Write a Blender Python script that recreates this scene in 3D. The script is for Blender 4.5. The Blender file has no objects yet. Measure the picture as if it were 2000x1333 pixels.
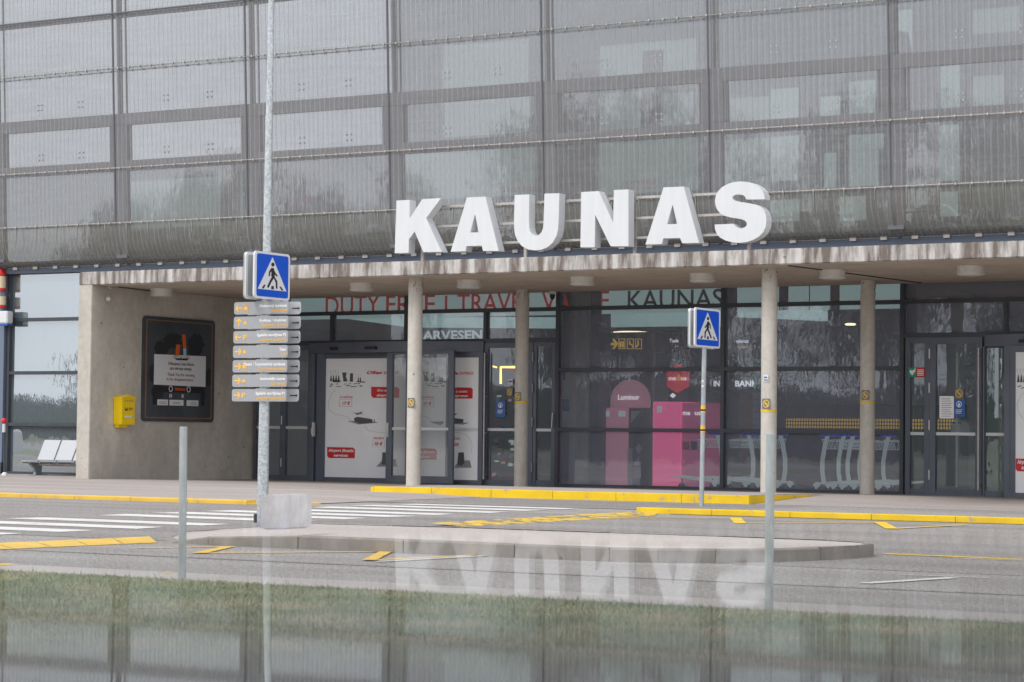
import bpy, bmesh, math, random
import numpy as np
from mathutils import Vector, Matrix
R = math.radians
rnd = random.Random(7)

# ------------------------------------------------------------------ camera
F, YAW, PITCH, ROLL, HC = 4600.0, -0.5320, 0.0395, 0.0106, 0.9323
_fw = Vector((math.sin(YAW)*math.cos(PITCH), math.cos(YAW)*math.cos(PITCH), math.sin(PITCH)))
_r0 = Vector((math.cos(YAW), -math.sin(YAW), 0)); _u0 = _r0.cross(_fw)
_r = _r0*math.cos(ROLL) + _u0*math.sin(ROLL); _u = -_r0*math.sin(ROLL) + _u0*math.cos(ROLL)
sc = bpy.context.scene
col = sc.collection
cam_d = bpy.data.cameras.new('camera'); cam = bpy.data.objects.new('camera', cam_d); col.objects.link(cam)
cam.matrix_world = Matrix(((_r.x, _u.x, -_fw.x, 0), (_r.y, _u.y, -_fw.y, 0), (_r.z, _u.z, -_fw.z, HC), (0, 0, 0, 1)))
cam_d.sensor_width = 36; cam_d.lens = F/2000*36; cam_d.clip_start = 0.005; cam_d.clip_end = 3000
cam_d.dof.use_dof = True; cam_d.dof.focus_distance = 36; cam_d.dof.aperture_fstop = 8.2
sc.camera = cam
# ------------------------------------------------------------------ world, sun, exposure
SUN_EL, SUN_AZ = 50, 205          # azimuth: degrees clockwise from +Y
w = bpy.data.worlds.new("World"); sc.world = w; w.use_nodes = True
nt = w.node_tree; nt.nodes.clear()
out = nt.nodes.new('ShaderNodeOutputWorld'); bg = nt.nodes.new('ShaderNodeBackground')
sky = nt.nodes.new('ShaderNodeTexSky'); sky.sky_type = 'NISHITA'; sky.sun_disc = False
sky.sun_elevation = R(SUN_EL); sky.sun_rotation = R(SUN_AZ)
hs = nt.nodes.new('ShaderNodeHueSaturation'); hs.inputs['Saturation'].default_value = 0.12
tc = nt.nodes.new('ShaderNodeTexCoord'); mp = nt.nodes.new('ShaderNodeMapping'); mp.inputs['Scale'].default_value = (1.0, 1.0, 2.6)
nz = nt.nodes.new('ShaderNodeTexNoise'); nz.inputs['Scale'].default_value = 2.2; nz.inputs['Detail'].default_value = 7
cr = nt.nodes.new('ShaderNodeValToRGB')
cr.color_ramp.elements[0].position = .32; cr.color_ramp.elements[0].color = (5.2, 5.4, 5.9, 1)
cr.color_ramp.elements[1].position = .68; cr.color_ramp.elements[1].color = (9.4, 9.5, 9.8, 1)
mx = nt.nodes.new('ShaderNodeMix'); mx.data_type = 'RGBA'; mx.inputs[0].default_value = .85
L = nt.links.new
L(tc.outputs['Generated'], mp.inputs[0]); L(mp.outputs[0], nz.inputs[0]); L(nz.outputs[0], cr.inputs[0])
L(sky.outputs[0], hs.inputs['Color']); L(hs.outputs[0], mx.inputs[6]); L(cr.outputs[0], mx.inputs[7])
L(mx.outputs[2], bg.inputs[0]); bg.inputs[1].default_value = 0.1; L(bg.outputs[0], out.inputs[0])
sd = bpy.data.lights.new('sun', 'SUN'); sd.energy = 1.0; sd.angle = R(28); sd.color = (1, .96, .9)
so = bpy.data.objects.new('sun', sd); col.objects.link(so)
_d = Vector((math.sin(R(SUN_AZ))*math.cos(R(SUN_EL)), math.cos(R(SUN_AZ))*math.cos(R(SUN_EL)), math.sin(R(SUN_EL))))
so.rotation_euler = _d.to_track_quat('Z', 'Y').to_euler(); so.location = (0, 0, 30)
sc.view_settings.view_transform = 'Standard'; sc.view_settings.look = 'None'
sc.view_settings.exposure = 0.84; sc.view_settings.gamma = 1
sc.cycles.max_bounces = 10; sc.cycles.transparent_max_bounces = 24
sc.cycles.glossy_bounces = 6; sc.cycles.caustics_reflective = False

# ------------------------------------------------------------------ plane lookups (points on the real planes of the place)
def _ray(px, py): return _fw + _r*((px-1000)/F) - _u*((py-666.5)/F)
def onY(px, py, Y):
    d = _ray(px, py); p = d*(Y/d.y); return Vector((p.x, Y, p.z+HC))
def onZ(px, py, z=0.0):
    d = _ray(px, py); p = d*((z-HC)/d.z); return Vector((p.x, p.y, z))
def onX(px, py, X):
    d = _ray(px, py); p = d*(X/d.x); return Vector((X, p.y, p.z+HC))

# ------------------------------------------------------------------ materials
def mat(name, c=(.5, .5, .5), rough=.6, metal=0.0, var=0.0, scale=3.0, bump=0.0, bscale=40.0, c2=None, stretch=(1, 1, 1), spec=.5, emit=None, es=1.0, detail=6, coat=0):
    m = bpy.data.materials.new(name); m.use_nodes = True; n = m.node_tree; b = n.nodes['Principled BSDF']; l = n.links.new
    b.inputs['Base Color'].default_value = (*c, 1); b.inputs['Roughness'].default_value = rough; b.inputs['Metallic'].default_value = metal
    b.inputs['Specular IOR Level'].default_value = spec
    if coat: b.inputs['Coat Weight'].default_value = coat
    if emit: b.inputs['Emission Color'].default_value = (*emit, 1); b.inputs['Emission Strength'].default_value = es
    if var or bump or c2:
        tc = n.nodes.new('ShaderNodeTexCoord'); mp = n.nodes.new('ShaderNodeMapping'); mp.inputs['Scale'].default_value = stretch
        l(tc.outputs['Object'], mp.inputs[0])
    if var or c2:
        t = n.nodes.new('ShaderNodeTexNoise'); t.inputs['Scale'].default_value = scale; t.inputs['Detail'].default_value = detail
        t.inputs['Roughness'].default_value = .62
        l(mp.outputs[0], t.inputs[0])
        r = n.nodes.new('ShaderNodeValToRGB'); r.color_ramp.elements[0].position = .34; r.color_ramp.elements[1].position = .66
        ca = tuple(max(0, x*(1-var)) for x in c); cb = c2 if c2 else tuple(min(1, x*(1+var)) for x in c)
        r.color_ramp.elements[0].color = (*ca, 1); r.color_ramp.elements[1].color = (*cb, 1)
        l(t.outputs[0], r.inputs[0]); l(r.outputs[0], b.inputs['Base Color'])
    if bump:
        t2 = n.nodes.new('ShaderNodeTexNoise'); t2.inputs['Scale'].default_value = bscale; t2.inputs['Detail'].default_value = 4
        l(mp.outputs[0], t2.inputs[0]); bp = n.nodes.new('ShaderNodeBump'); bp.inputs['Strength'].default_value = bump; bp.inputs['Distance'].default_value = .01
        l(t2.outputs[0], bp.inputs['Height']); l(bp.outputs[0], b.inputs['Normal'])
    return m

def glass(name, tint=(.62, .72, .72), refl=.2, wob=.02, wscale=1.2, film=None, filmf=0.0):
    """coated facade glass: tinted see-through mixed with a slightly wavy mirror, a diffuse film: some dust, plus a painted veil that lifts dark panes"""
    m = bpy.data.materials.new(name); m.use_nodes = True; n = m.node_tree; n.nodes.clear(); l = n.links.new
    o = n.nodes.new('ShaderNodeOutputMaterial'); t = n.nodes.new('ShaderNodeBsdfTransparent'); t.inputs[0].default_value = (*tint, 1)
    g = n.nodes.new('ShaderNodeBsdfGlossy'); g.inputs['Roughness'].default_value = 0.0; g.inputs[0].default_value = (.9, .95, 1, 1)
    x = n.nodes.new('ShaderNodeMixShader'); fr = n.nodes.new('ShaderNodeLayerWeight'); fr.inputs[0].default_value = .35
    mr = n.nodes.new('ShaderNodeMapRange'); mr.inputs['To Min'].default_value = refl; mr.inputs['To Max'].default_value = 1.0
    l(fr.outputs['Fresnel'], mr.inputs[0]); l(mr.outputs[0], x.inputs[0]); l(t.outputs[0], x.inputs[1]); l(g.outputs[0], x.inputs[2])
    tc = n.nodes.new('ShaderNodeTexCoord'); mp = n.nodes.new('ShaderNodeMapping'); mp.inputs['Scale'].default_value = (2.2, 1, .8)
    nz = n.nodes.new('ShaderNodeTexNoise'); nz.inputs['Scale'].default_value = wscale; nz.inputs['Detail'].default_value = 3
    bp = n.nodes.new('ShaderNodeBump'); bp.inputs['Strength'].default_value = 1.0; bp.inputs['Distance'].default_value = wob
    l(tc.outputs['Object'], mp.inputs[0]); l(mp.outputs[0], nz.inputs[0]); l(nz.outputs[0], bp.inputs['Height']); l(bp.outputs[0], g.inputs['Normal'])
    last = x
    if film:
        d = n.nodes.new('ShaderNodeBsdfDiffuse'); d.inputs[0].default_value = (*film, 1); y = n.nodes.new('ShaderNodeMixShader'); y.inputs[0].default_value = filmf
        l(x.outputs[0], y.inputs[1]); l(d.outputs[0], y.inputs[2]); last = y
    l(last.outputs[0], o.inputs[0])
    return m

def mesh_cloth(name, base=(.40, .40, .415), fill=.37):
    """stainless architectural mesh: fine horizontal weft wires, coarser vertical warp cables, holes see-through"""
    m = bpy.data.materials.new(name); m.use_nodes = True; n = m.node_tree; n.nodes.clear(); l = n.links.new
    o = n.nodes.new('ShaderNodeOutputMaterial'); t = n.nodes.new('ShaderNodeBsdfTransparent'); p = n.nodes.new('ShaderNodeBsdfPrincipled')
    p.inputs['Base Color'].default_value = (*base, 1); p.inputs['Metallic'].default_value = .2; p.inputs['Roughness'].default_value = .45
    uv = n.nodes.new('ShaderNodeUVMap'); sp = n.nodes.new('ShaderNodeSeparateXYZ'); l(uv.outputs[0], sp.inputs[0])
    def math_(op, a, b=None):
        k = n.nodes.new('ShaderNodeMath'); k.operation = op
        for i, v in enumerate((a, b)):
            if v is None: continue
            if isinstance(v, (int, float)): k.inputs[i].default_value = v
            else: l(v, k.inputs[i])
        return k.outputs[0]
    def wires(coord, period, width, jit=None):
        c = math_('DIVIDE', coord, period)
        if jit is not None: c = math_('ADD', c, jit)
        return math_('LESS_THAN', math_('FRACT', c), width)
    mp = n.nodes.new('ShaderNodeMapping'); mp.inputs['Scale'].default_value = (6, .8, 1); l(uv.outputs[0], mp.inputs[0])
    nz = n.nodes.new('ShaderNodeTexNoise'); nz.inputs['Scale'].default_value = 1.5; nz.inputs['Detail'].default_value = 4; l(mp.outputs[0], nz.inputs[0])
    mp2 = n.nodes.new('ShaderNodeMapping'); mp2.inputs['Scale'].default_value = (.6, 14, 1); l(uv.outputs[0], mp2.inputs[0])
    nz2 = n.nodes.new('ShaderNodeTexNoise'); nz2.inputs['Scale'].default_value = 1.5; nz2.inputs['Detail'].default_value = 3; l(mp2.outputs[0], nz2.inputs[0])
    weft = math_('MULTIPLY', math_('SUBTRACT', nz2.outputs[0], .5), .3)          # uneven weave density, row by row
    warp = math_('MULTIPLY', wires(sp.outputs['X'], .107, .22, math_('MULTIPLY', nz.outputs[0], .5)), .16)
    warp2 = math_('MULTIPLY', math_('SUBTRACT', nz.outputs[0], .5), .12)
    f = math_('ADD', math_('ADD', math_('ADD', weft, warp), warp2), fill)
    x = n.nodes.new('ShaderNodeMixShader'); l(f, x.inputs[0]); l(t.outputs[0], x.inputs[1]); l(p.outputs[0], x.inputs[2]); l(x.outputs[0], o.inputs[0])
    return m

def concrete(name, base, dark, streak=True, sz=1.0, bump=.25, lo=.4, hi=.62):
    m = bpy.data.materials.new(name); m.use_nodes = True; n = m.node_tree; b = n.nodes['Principled BSDF']; l = n.links.new
    b.inputs['Roughness'].default_value = .85; b.inputs['Specular IOR Level'].default_value = .25
    tc = n.nodes.new('ShaderNodeTexCoord')
    def noise(stretch, scale, det):
        mp = n.nodes.new('ShaderNodeMapping'); mp.inputs['Scale'].default_value = stretch; l(tc.outputs['Object'], mp.inputs[0])
        t = n.nodes.new('ShaderNodeTexNoise'); t.inputs['Scale'].default_value = scale; t.inputs['Detail'].default_value = det; t.inputs['Roughness'].default_value = .65
        l(mp.outputs[0], t.inputs[0]); return t
    a = noise((7*sz, 7*sz, .5) if streak else (1, 1, 1), 1.6, 8); r = n.nodes.new('ShaderNodeValToRGB')
    r.color_ramp.elements[0].position = lo; r.color_ramp.elements[0].color = (*dark, 1); r.color_ramp.elements[1].position = hi; r.color_ramp.elements[1].color = (*base, 1)
    l(a.outputs[0], r.inputs[0])
    c = noise((1, 1, 1), 9, 8); r2 = n.nodes.new('ShaderNodeValToRGB'); r2.color_ramp.elements[0].position = .3; r2.color_ramp.elements[0].color = (.72, .7, .68, 1)
    r2.color_ramp.elements[1].position = .6; r2.color_ramp.elements[1].color = (1, 1, 1, 1); l(c.outputs[0], r2.inputs[0])
    q = n.nodes.new('ShaderNodeMix'); q.data_type = 'RGBA'; q.blend_type = 'MULTIPLY'; q.inputs[0].default_value = .5
    l(r.outputs[0], q.inputs[6]); l(r2.outputs[0], q.inputs[7])
    # small casting holes
    v = n.nodes.new('ShaderNodeTexVoronoi'); v.inputs['Scale'].default_value = 2.6; l(tc.outputs['Object'], v.inputs[0])
    lt = n.nodes.new('ShaderNodeMath'); lt.operation = 'LESS_THAN'; lt.inputs[1].default_value = .055; l(v.outputs['Distance'], lt.inputs[0])
    q2 = n.nodes.new('ShaderNodeMix'); q2.data_type = 'RGBA'; q2.blend_type = 'MULTIPLY'; l(lt.outputs[0], q2.inputs[0]); l(q.outputs[2], q2.inputs[6]); q2.inputs[7].default_value = (.55, .52, .5, 1)
    l(q2.outputs[2], b.inputs['Base Color'])
    d = noise((1, 1, 1), 60, 5); bp = n.nodes.new('ShaderNodeBump'); bp.inputs['Strength'].default_value = bump; bp.inputs['Distance'].default_value = .01
    l(d.outputs[0], bp.inputs['Height']); l(bp.outputs[0], b.inputs['Normal'])
    return m

M = {}
M['asphalt'] = None
def asphalt(name, c, c2, c3):
    m = bpy.data.materials.new(name); m.use_nodes = True; n = m.node_tree; b = n.nodes['Principled BSDF']; l = n.links.new
    b.inputs['Roughness'].default_value = .88; b.inputs['Specular IOR Level'].default_value = .3
    tc = n.nodes.new('ShaderNodeTexCoord')
    mp = n.nodes.new('ShaderNodeMapping'); mp.inputs['Scale'].default_value = (.12, .9, 1); l(tc.outputs['Object'], mp.inputs[0])
    a = n.nodes.new('ShaderNodeTexNoise'); a.inputs['Scale'].default_value = 1.3; a.inputs['Detail'].default_value = 7; a.inputs['Roughness'].default_value = .6; l(mp.outputs[0], a.inputs[0])
    r = n.nodes.new('ShaderNodeValToRGB'); r.color_ramp.elements[0].position = .35; r.color_ramp.elements[0].color = (*c, 1); r.color_ramp.elements[1].position = .65; r.color_ramp.elements[1].color = (*c2, 1)
    l(a.outputs[0], r.inputs[0])
    g = n.nodes.new('ShaderNodeTexNoise'); g.inputs['Scale'].default_value = 30; g.inputs['Detail'].default_value = 3; g.inputs['Roughness'].default_value = .8; l(tc.outputs['Object'], g.inputs[0])
    r2 = n.nodes.new('ShaderNodeValToRGB'); r2.color_ramp.elements[0].position = .38; r2.color_ramp.elements[0].color = (.5, .5, .5, 1); r2.color_ramp.elements[1].position = .62; r2.color_ramp.elements[1].color = (1.45, 1.43, 1.4, 1)
    l(g.outputs[0], r2.inputs[0])
    q = n.nodes.new('ShaderNodeMix'); q.data_type = 'RGBA'; q.blend_type = 'MULTIPLY'; q.inputs[0].default_value = c3; l(r.outputs[0], q.inputs[6]); l(r2.outputs[0], q.inputs[7])
    v = n.nodes.new('ShaderNodeTexVoronoi'); v.inputs['Scale'].default_value = 1.1; l(tc.outputs['Object'], v.inputs[0])
    lt = n.nodes.new('ShaderNodeMath'); lt.operation = 'LESS_THAN'; lt.inputs[1].default_value = .03; l(v.outputs['Distance'], lt.inputs[0])
    q2 = n.nodes.new('ShaderNodeMix'); q2.data_type = 'RGBA'; q2.blend_type = 'MULTIPLY'; l(lt.outputs[0], q2.inputs[0]); l(q.outputs[2], q2.inputs[6]); q2.inputs[7].default_value = (.45, .43, .42, 1)
    l(q2.outputs[2], b.inputs['Base Color'])
    bp = n.nodes.new('ShaderNodeBump'); bp.inputs['Strength'].default_value = .5; bp.inputs['Distance'].default_value = .006; l(g.outputs[0], bp.inputs['Height']); l(bp.outputs[0], b.inputs['Normal'])
    return m
M['asphalt'] = asphalt('asphalt', (.27, .258, .252), (.35, .337, .33), .9)
M['asphalt_patch'] = asphalt('asphalt_patch', (.235, .222, .216), (.3, .287, .28), .9)
M['paving'] = asphalt('paving', (.34, .30, .285), (.43, .39, .37), .25)
M['gutter'] = asphalt('gutter_concrete', (.4, .37, .35), (.47, .44, .42), .25)
def paint(name, c, wear, under, wmin=.0):
    """road paint, worn through in patches"""
    m = mat(name, c, .7, bump=.3, bscale=60); n = m.node_tree; l = n.links.new; b = n.nodes['Principled BSDF']
    tc = n.nodes.new('ShaderNodeTexCoord'); t = n.nodes.new('ShaderNodeTexNoise'); t.inputs['Scale'].default_value = 5; t.inputs['Detail'].default_value = 10; t.inputs['Roughness'].default_value = .75
    l(tc.outputs['Object'], t.inputs[0]); r = n.nodes.new('ShaderNodeValToRGB'); r.color_ramp.elements[0].position = wear; r.color_ramp.elements[0].color = (*under, 1)
    r.color_ramp.elements[1].position = wear+.04; r.color_ramp.elements[1].color = (*c, 1); l(t.outputs[0], r.inputs[0])
    t2 = n.nodes.new('ShaderNodeTexNoise'); t2.inputs['Scale'].default_value = 2.5; t2.inputs['Detail'].default_value = 6; l(tc.outputs['Object'], t2.inputs[0])
    r3 = n.nodes.new('ShaderNodeValToRGB'); r3.color_ramp.elements[0].position = .3; r3.color_ramp.elements[0].color = (.82, .8, .78, 1); r3.color_ramp.elements[1].position = .6; r3.color_ramp.elements[1].color = (1, 1, 1, 1); l(t2.outputs[0], r3.inputs[0])
    q = n.nodes.new('ShaderNodeMix'); q.data_type = 'RGBA'; q.blend_type = 'MULTIPLY'; q.inputs[0].default_value = 1; l(r.outputs[0], q.inputs[6]); l(r3.outputs[0], q.inputs[7])
    l(q.outputs[2], b.inputs['Base Color']); return m
M['white_paint'] = paint('white_paint', (.74, .73, .72), .36, (.36, .34, .33))
M['yellow_paint'] = paint('yellow_paint', (.84, .58, .035), .33, (.45, .38, .3))
M['yellow_kerb'] = paint('yellow_kerb_paint', (.86, .58, .01), .37, (.5, .4, .33))
M['worn_yellow'] = paint('worn_yellow_paint', (.84, .55, .02), .47, (.24, .22, .2))
M['pale_yellow'] = paint('pale_yellow_paint', (.8, .52, .08), .36, (.5, .42, .34))
M['kerb_stone'] = concrete('kerb_stone', (.34, .315, .29), (.26, .24, .22), True, .4)
M['island_top'] = asphalt('island_paving', (.43, .39, .365), (.5, .46, .435), .22)
M['fascia'] = concrete('stained_concrete', (.62, .60, .585), (.19, .16, .14), True, .55, lo=.42, hi=.62)
M['soffit'] = concrete('soffit_concrete', (.56, .485, .40), (.48, .41, .335), False)
M['wall'] = concrete('wall_concrete', (.62, .585, .525), (.49, .46, .41), True, .12)
M['column'] = concrete('column_concrete', (.60, .57, .52), (.46, .43, .38), True, .35, lo=.3, hi=.5)
M['block'] = concrete('block_concrete', (.8, .8, .81), (.62, .62, .63), True, .5, bump=.8)
M['dark_frame'] = mat('anthracite_frame', (.06, .067, .082), .4, .1, var=.15, scale=2)
M['door_frame'] = mat('slate_door_frame', (.115, .13, .165), .38, .15, var=.12, scale=2)
M['grey_frame'] = mat('grey_frame', (.15, .152, .17), .5, .1, var=.08)
M['blue_strip'] = mat('slate_blue_flashing', (.085, .11, .155), .5, .1)
M['blue_column'] = mat('slate_blue_panel', (.16, .2, .28), .45)
M['steel'] = mat('stainless_steel', (.5, .48, .46), .35, .8, var=.1)
M['rail'] = mat('pale_rail_metal', (.52, .49, .46), .45, .5, var=.12, scale=8)
M['galv'] = mat('galvanised_steel', (.5, .55, .58), .42, .6, var=.28, scale=38, c2=(.68, .72, .75))
M['galv2'] = mat('dull_galvanised_steel', (.43, .47, .49), .5, .5, var=.15, scale=22, stretch=(1, 1, .3))
M['white'] = mat('white_lacquer', (.70, .72, .745), .35, var=.035, scale=2, stretch=(5, 1, .6))
M['white_side'] = M['white']
M['offwhite'] = mat('off_white_plastic', (.62, .61, .58), .5, var=.05)
M['sign_blue'] = mat('sign_blue', (.002, .085, .6), .35)
M['sign_white'] = mat('sign_white', (.72, .73, .76), .35)
M['sign_grey'] = mat('sign_back_grey', (.44, .47, .47), .4, .3)
M['black'] = mat('black_vinyl', (.012, .011, .012), .5)
M['plate_grey'] = mat('plate_grey', (.37, .38, .40), .42, .1, var=.04)
M['plate_light'] = mat('plate_light', (.62, .63, .65), .4, .2)
M['orange'] = mat('orange_vinyl', (.95, .52, .08), .5)
M['txt_white'] = mat('white_lettering', (.85, .85, .87), .5)
M['red'] = mat('red_vinyl', (.62, .02, .025), .45)
M['redtxt'] = mat('red_lettering', (.66, .03, .03), .5)
M['board'] = mat('board_slate', (.055, .064, .075), .42, var=.25, scale=1.6)
M['board_black'] = mat('board_black', (.012, .014, .018), .45)
M['rust'] = mat('rust_line', (.26, .13, .07), .5)
M['cig'] = mat('orange_print', (.72, .13, .02), .5)
M['lightblue'] = mat('pale_blue_print', (.4, .58, .66), .5)
M['skinprint'] = mat('peach_print', (.7, .42, .28), .5)
M['boxyellow'] = mat('mailbox_yellow', (.88, .62, .0), .35, coat=.3, var=.04)
M['poster'] = mat('poster_white', (.9, .91, .93), .35, var=.02)
M['poster_grey'] = mat('poster_dark_print', (.09, .095, .1), .5)
M['poster_mid'] = mat('poster_grey_print', (.28, .29, .3), .5)
M['poster_line'] = mat('poster_line', (.5, .52, .54), .5)
M['lampmetal'] = mat('lamp_metal', (.72, .71, .69), .4, .1, var=.1)
M['stickeryel'] = mat('sticker_yellow', (.8, .52, .05), .5)
M['stickergrey'] = mat('sticker_grey', (.17, .17, .19), .5)
M['stickerblue'] = mat('sticker_blue', (.03, .12, .38), .45)
M['green'] = mat('sticker_green', (.01, .32, .18), .45)
M['rubber'] = mat('rubber', (.03, .03, .03), .8)
M['inwall'] = mat('interior_wall', (.6, .6, .65), .7, var=.15, scale=.4)
M['indark'] = mat('interior_dark', (.1, .1, .12), .7, var=.2)
M['infloor'] = mat('interior_floor', (.62, .62, .65), .22, var=.12, scale=1)
M['inceil'] = mat('interior_ceiling', (.6, .6, .64), .8)
M['teal'] = mat('frosted_teal_glass', (.56, .72, .7), .3, var=.04, emit=(.45, .6, .58), es=.28)  # emission gives the frosted panels a glow of their own
M['tealroom'] = mat('teal_wall_panel', (.3, .38, .37), .4, var=.12)
M['shopred'] = mat('red_shop_lettering', (.6, .03, .03), .5, emit=(.5, .03, .03), es=.2)  # slight emission painted into the letters
M['shopgreen'] = mat('dark_green_lettering', (.03, .1, .09), .5)
M['pink'] = mat('pink_kiosk', (.85, .13, .32), .4, emit=(.8, .1, .26), es=.42)  # emission brightens the pink; the cabinet is no light source
M['pinkdark'] = mat('magenta_kiosk', (.5, .09, .2), .4, emit=(.5, .08, .2), es=.22)  # same added glow, weaker
M['plum'] = mat('plum_panel', (.42, .2, .24), .4, emit=(.4, .18, .22), es=.3)  # glow added to lift the panel in the dark lobby
M['dustypink'] = mat('dusty_pink_panel', (.62, .26, .33), .4, emit=(.55, .2, .28), es=.25)  # glow added here too, not a lit panel
M['pale_sign'] = mat('pale_shop_lettering', (.55, .62, .62), .4, emit=(.45, .52, .52), es=.45)  # emission brightens the letters behind the glass
M['teal_up'] = mat('glowing_upper_partition', (.5, .6, .58), .4, var=.12, emit=(.5, .61, .59), es=.36)  # glow paints in the brighter lit rectangles of the upper floor
M['teal_dim'] = mat('faint_glow_partition', (.42, .5, .48), .4, var=.08, emit=(.42, .5, .48), es=.3)  # weaker glow for the fainter lit rectangles
M['glow_white'] = mat('self_glow_white', (.8, .8, .82), .5, emit=(.85, .85, .9), es=.55)  # unlit lettering given emission to read in the dark interior
M['glow_red'] = mat('self_glow_red', (.65, .04, .06), .5, emit=(.6, .04, .06), es=.3)  # emission added so the hexagon shows; nothing lights it from behind
M['ledorange'] = mat('lit_orange_tube', (1, .45, .1), .5, emit=(1, .42, .08), es=3.0)
M['ledwarm'] = mat('lit_ceiling_lamp', (1, .8, .5), .5, emit=(1, .8, .5), es=1.4)
M['amber'] = mat('amber_dots', (.75, .5, .08), .5, emit=(.8, .5, .08), es=.25)  # slight emission painted into the amber print
M['trolley'] = mat('trolley_steel', (.6, .66, .64), .35, .35, emit=(.6, .68, .66), es=.14)  # plain steel with a faint glow added to lift it indoors
M['trolleyblue'] = mat('trolley_blue', (.08, .08, .55), .4, emit=(.08, .08, .5), es=.15)  # faint added glow, as on the steel
M['mesh'] = mesh_cloth('woven_steel_mesh')
M['mesh_skirt'] = mesh_cloth('woven_steel_mesh_dense', base=(.36, .355, .335), fill=.42)
M['glass_low'] = glass('entrance_glass', (.7, .75, .78), .10, .0015, film=(.45, .49, .6), filmf=.27)  # strong blue-grey film paints brightness over the dark interior
M['glass_left'] = glass('side_window_glass', (.45, .55, .55), .45, .0015, film=(.4, .5, .54), filmf=.2)
M['glass_up'] = glass('upper_glass', (.62, .71, .70), .34, .0012, film=(.5, .52, .55), filmf=.06)
M['glass_up_left'] = glass('upper_glass_mirrored', (.55, .6, .6), .6, .0015, film=(.5, .52, .56), filmf=.06)
M['clear'] = glass('door_glass', (.78, .83, .83), .09, .0012, film=(.42, .5, .56), filmf=.2)
M['mirror_top'] = mat('polished_dark_metal', (.13, .135, .14), .028, 1.0)
M['mirror_top'].node_tree.nodes['Principled BSDF'].inputs['IOR'].default_value = 1.47
M['brick'] = concrete('wall_render', (.3, .29, .28), (.22, .21, .2))
M['twig'] = mat('twig_bark', (.12, .11, .105), .95, var=.25, scale=3)
M['bark'] = mat('bark', (.09, .078, .066), .9, var=.3, scale=8)
M['grassbase'] = mat('lawn_soil', (.2, .2, .11), .95, var=.35, scale=1.3, c2=(.3, .27, .16))
M['carglass'] = mat('car_glass', (.03, .04, .045), .05)
M['tyre'] = M['rubber']
M['lightlens'] = mat('headlight_lens', (.7, .7, .7), .1)

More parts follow.
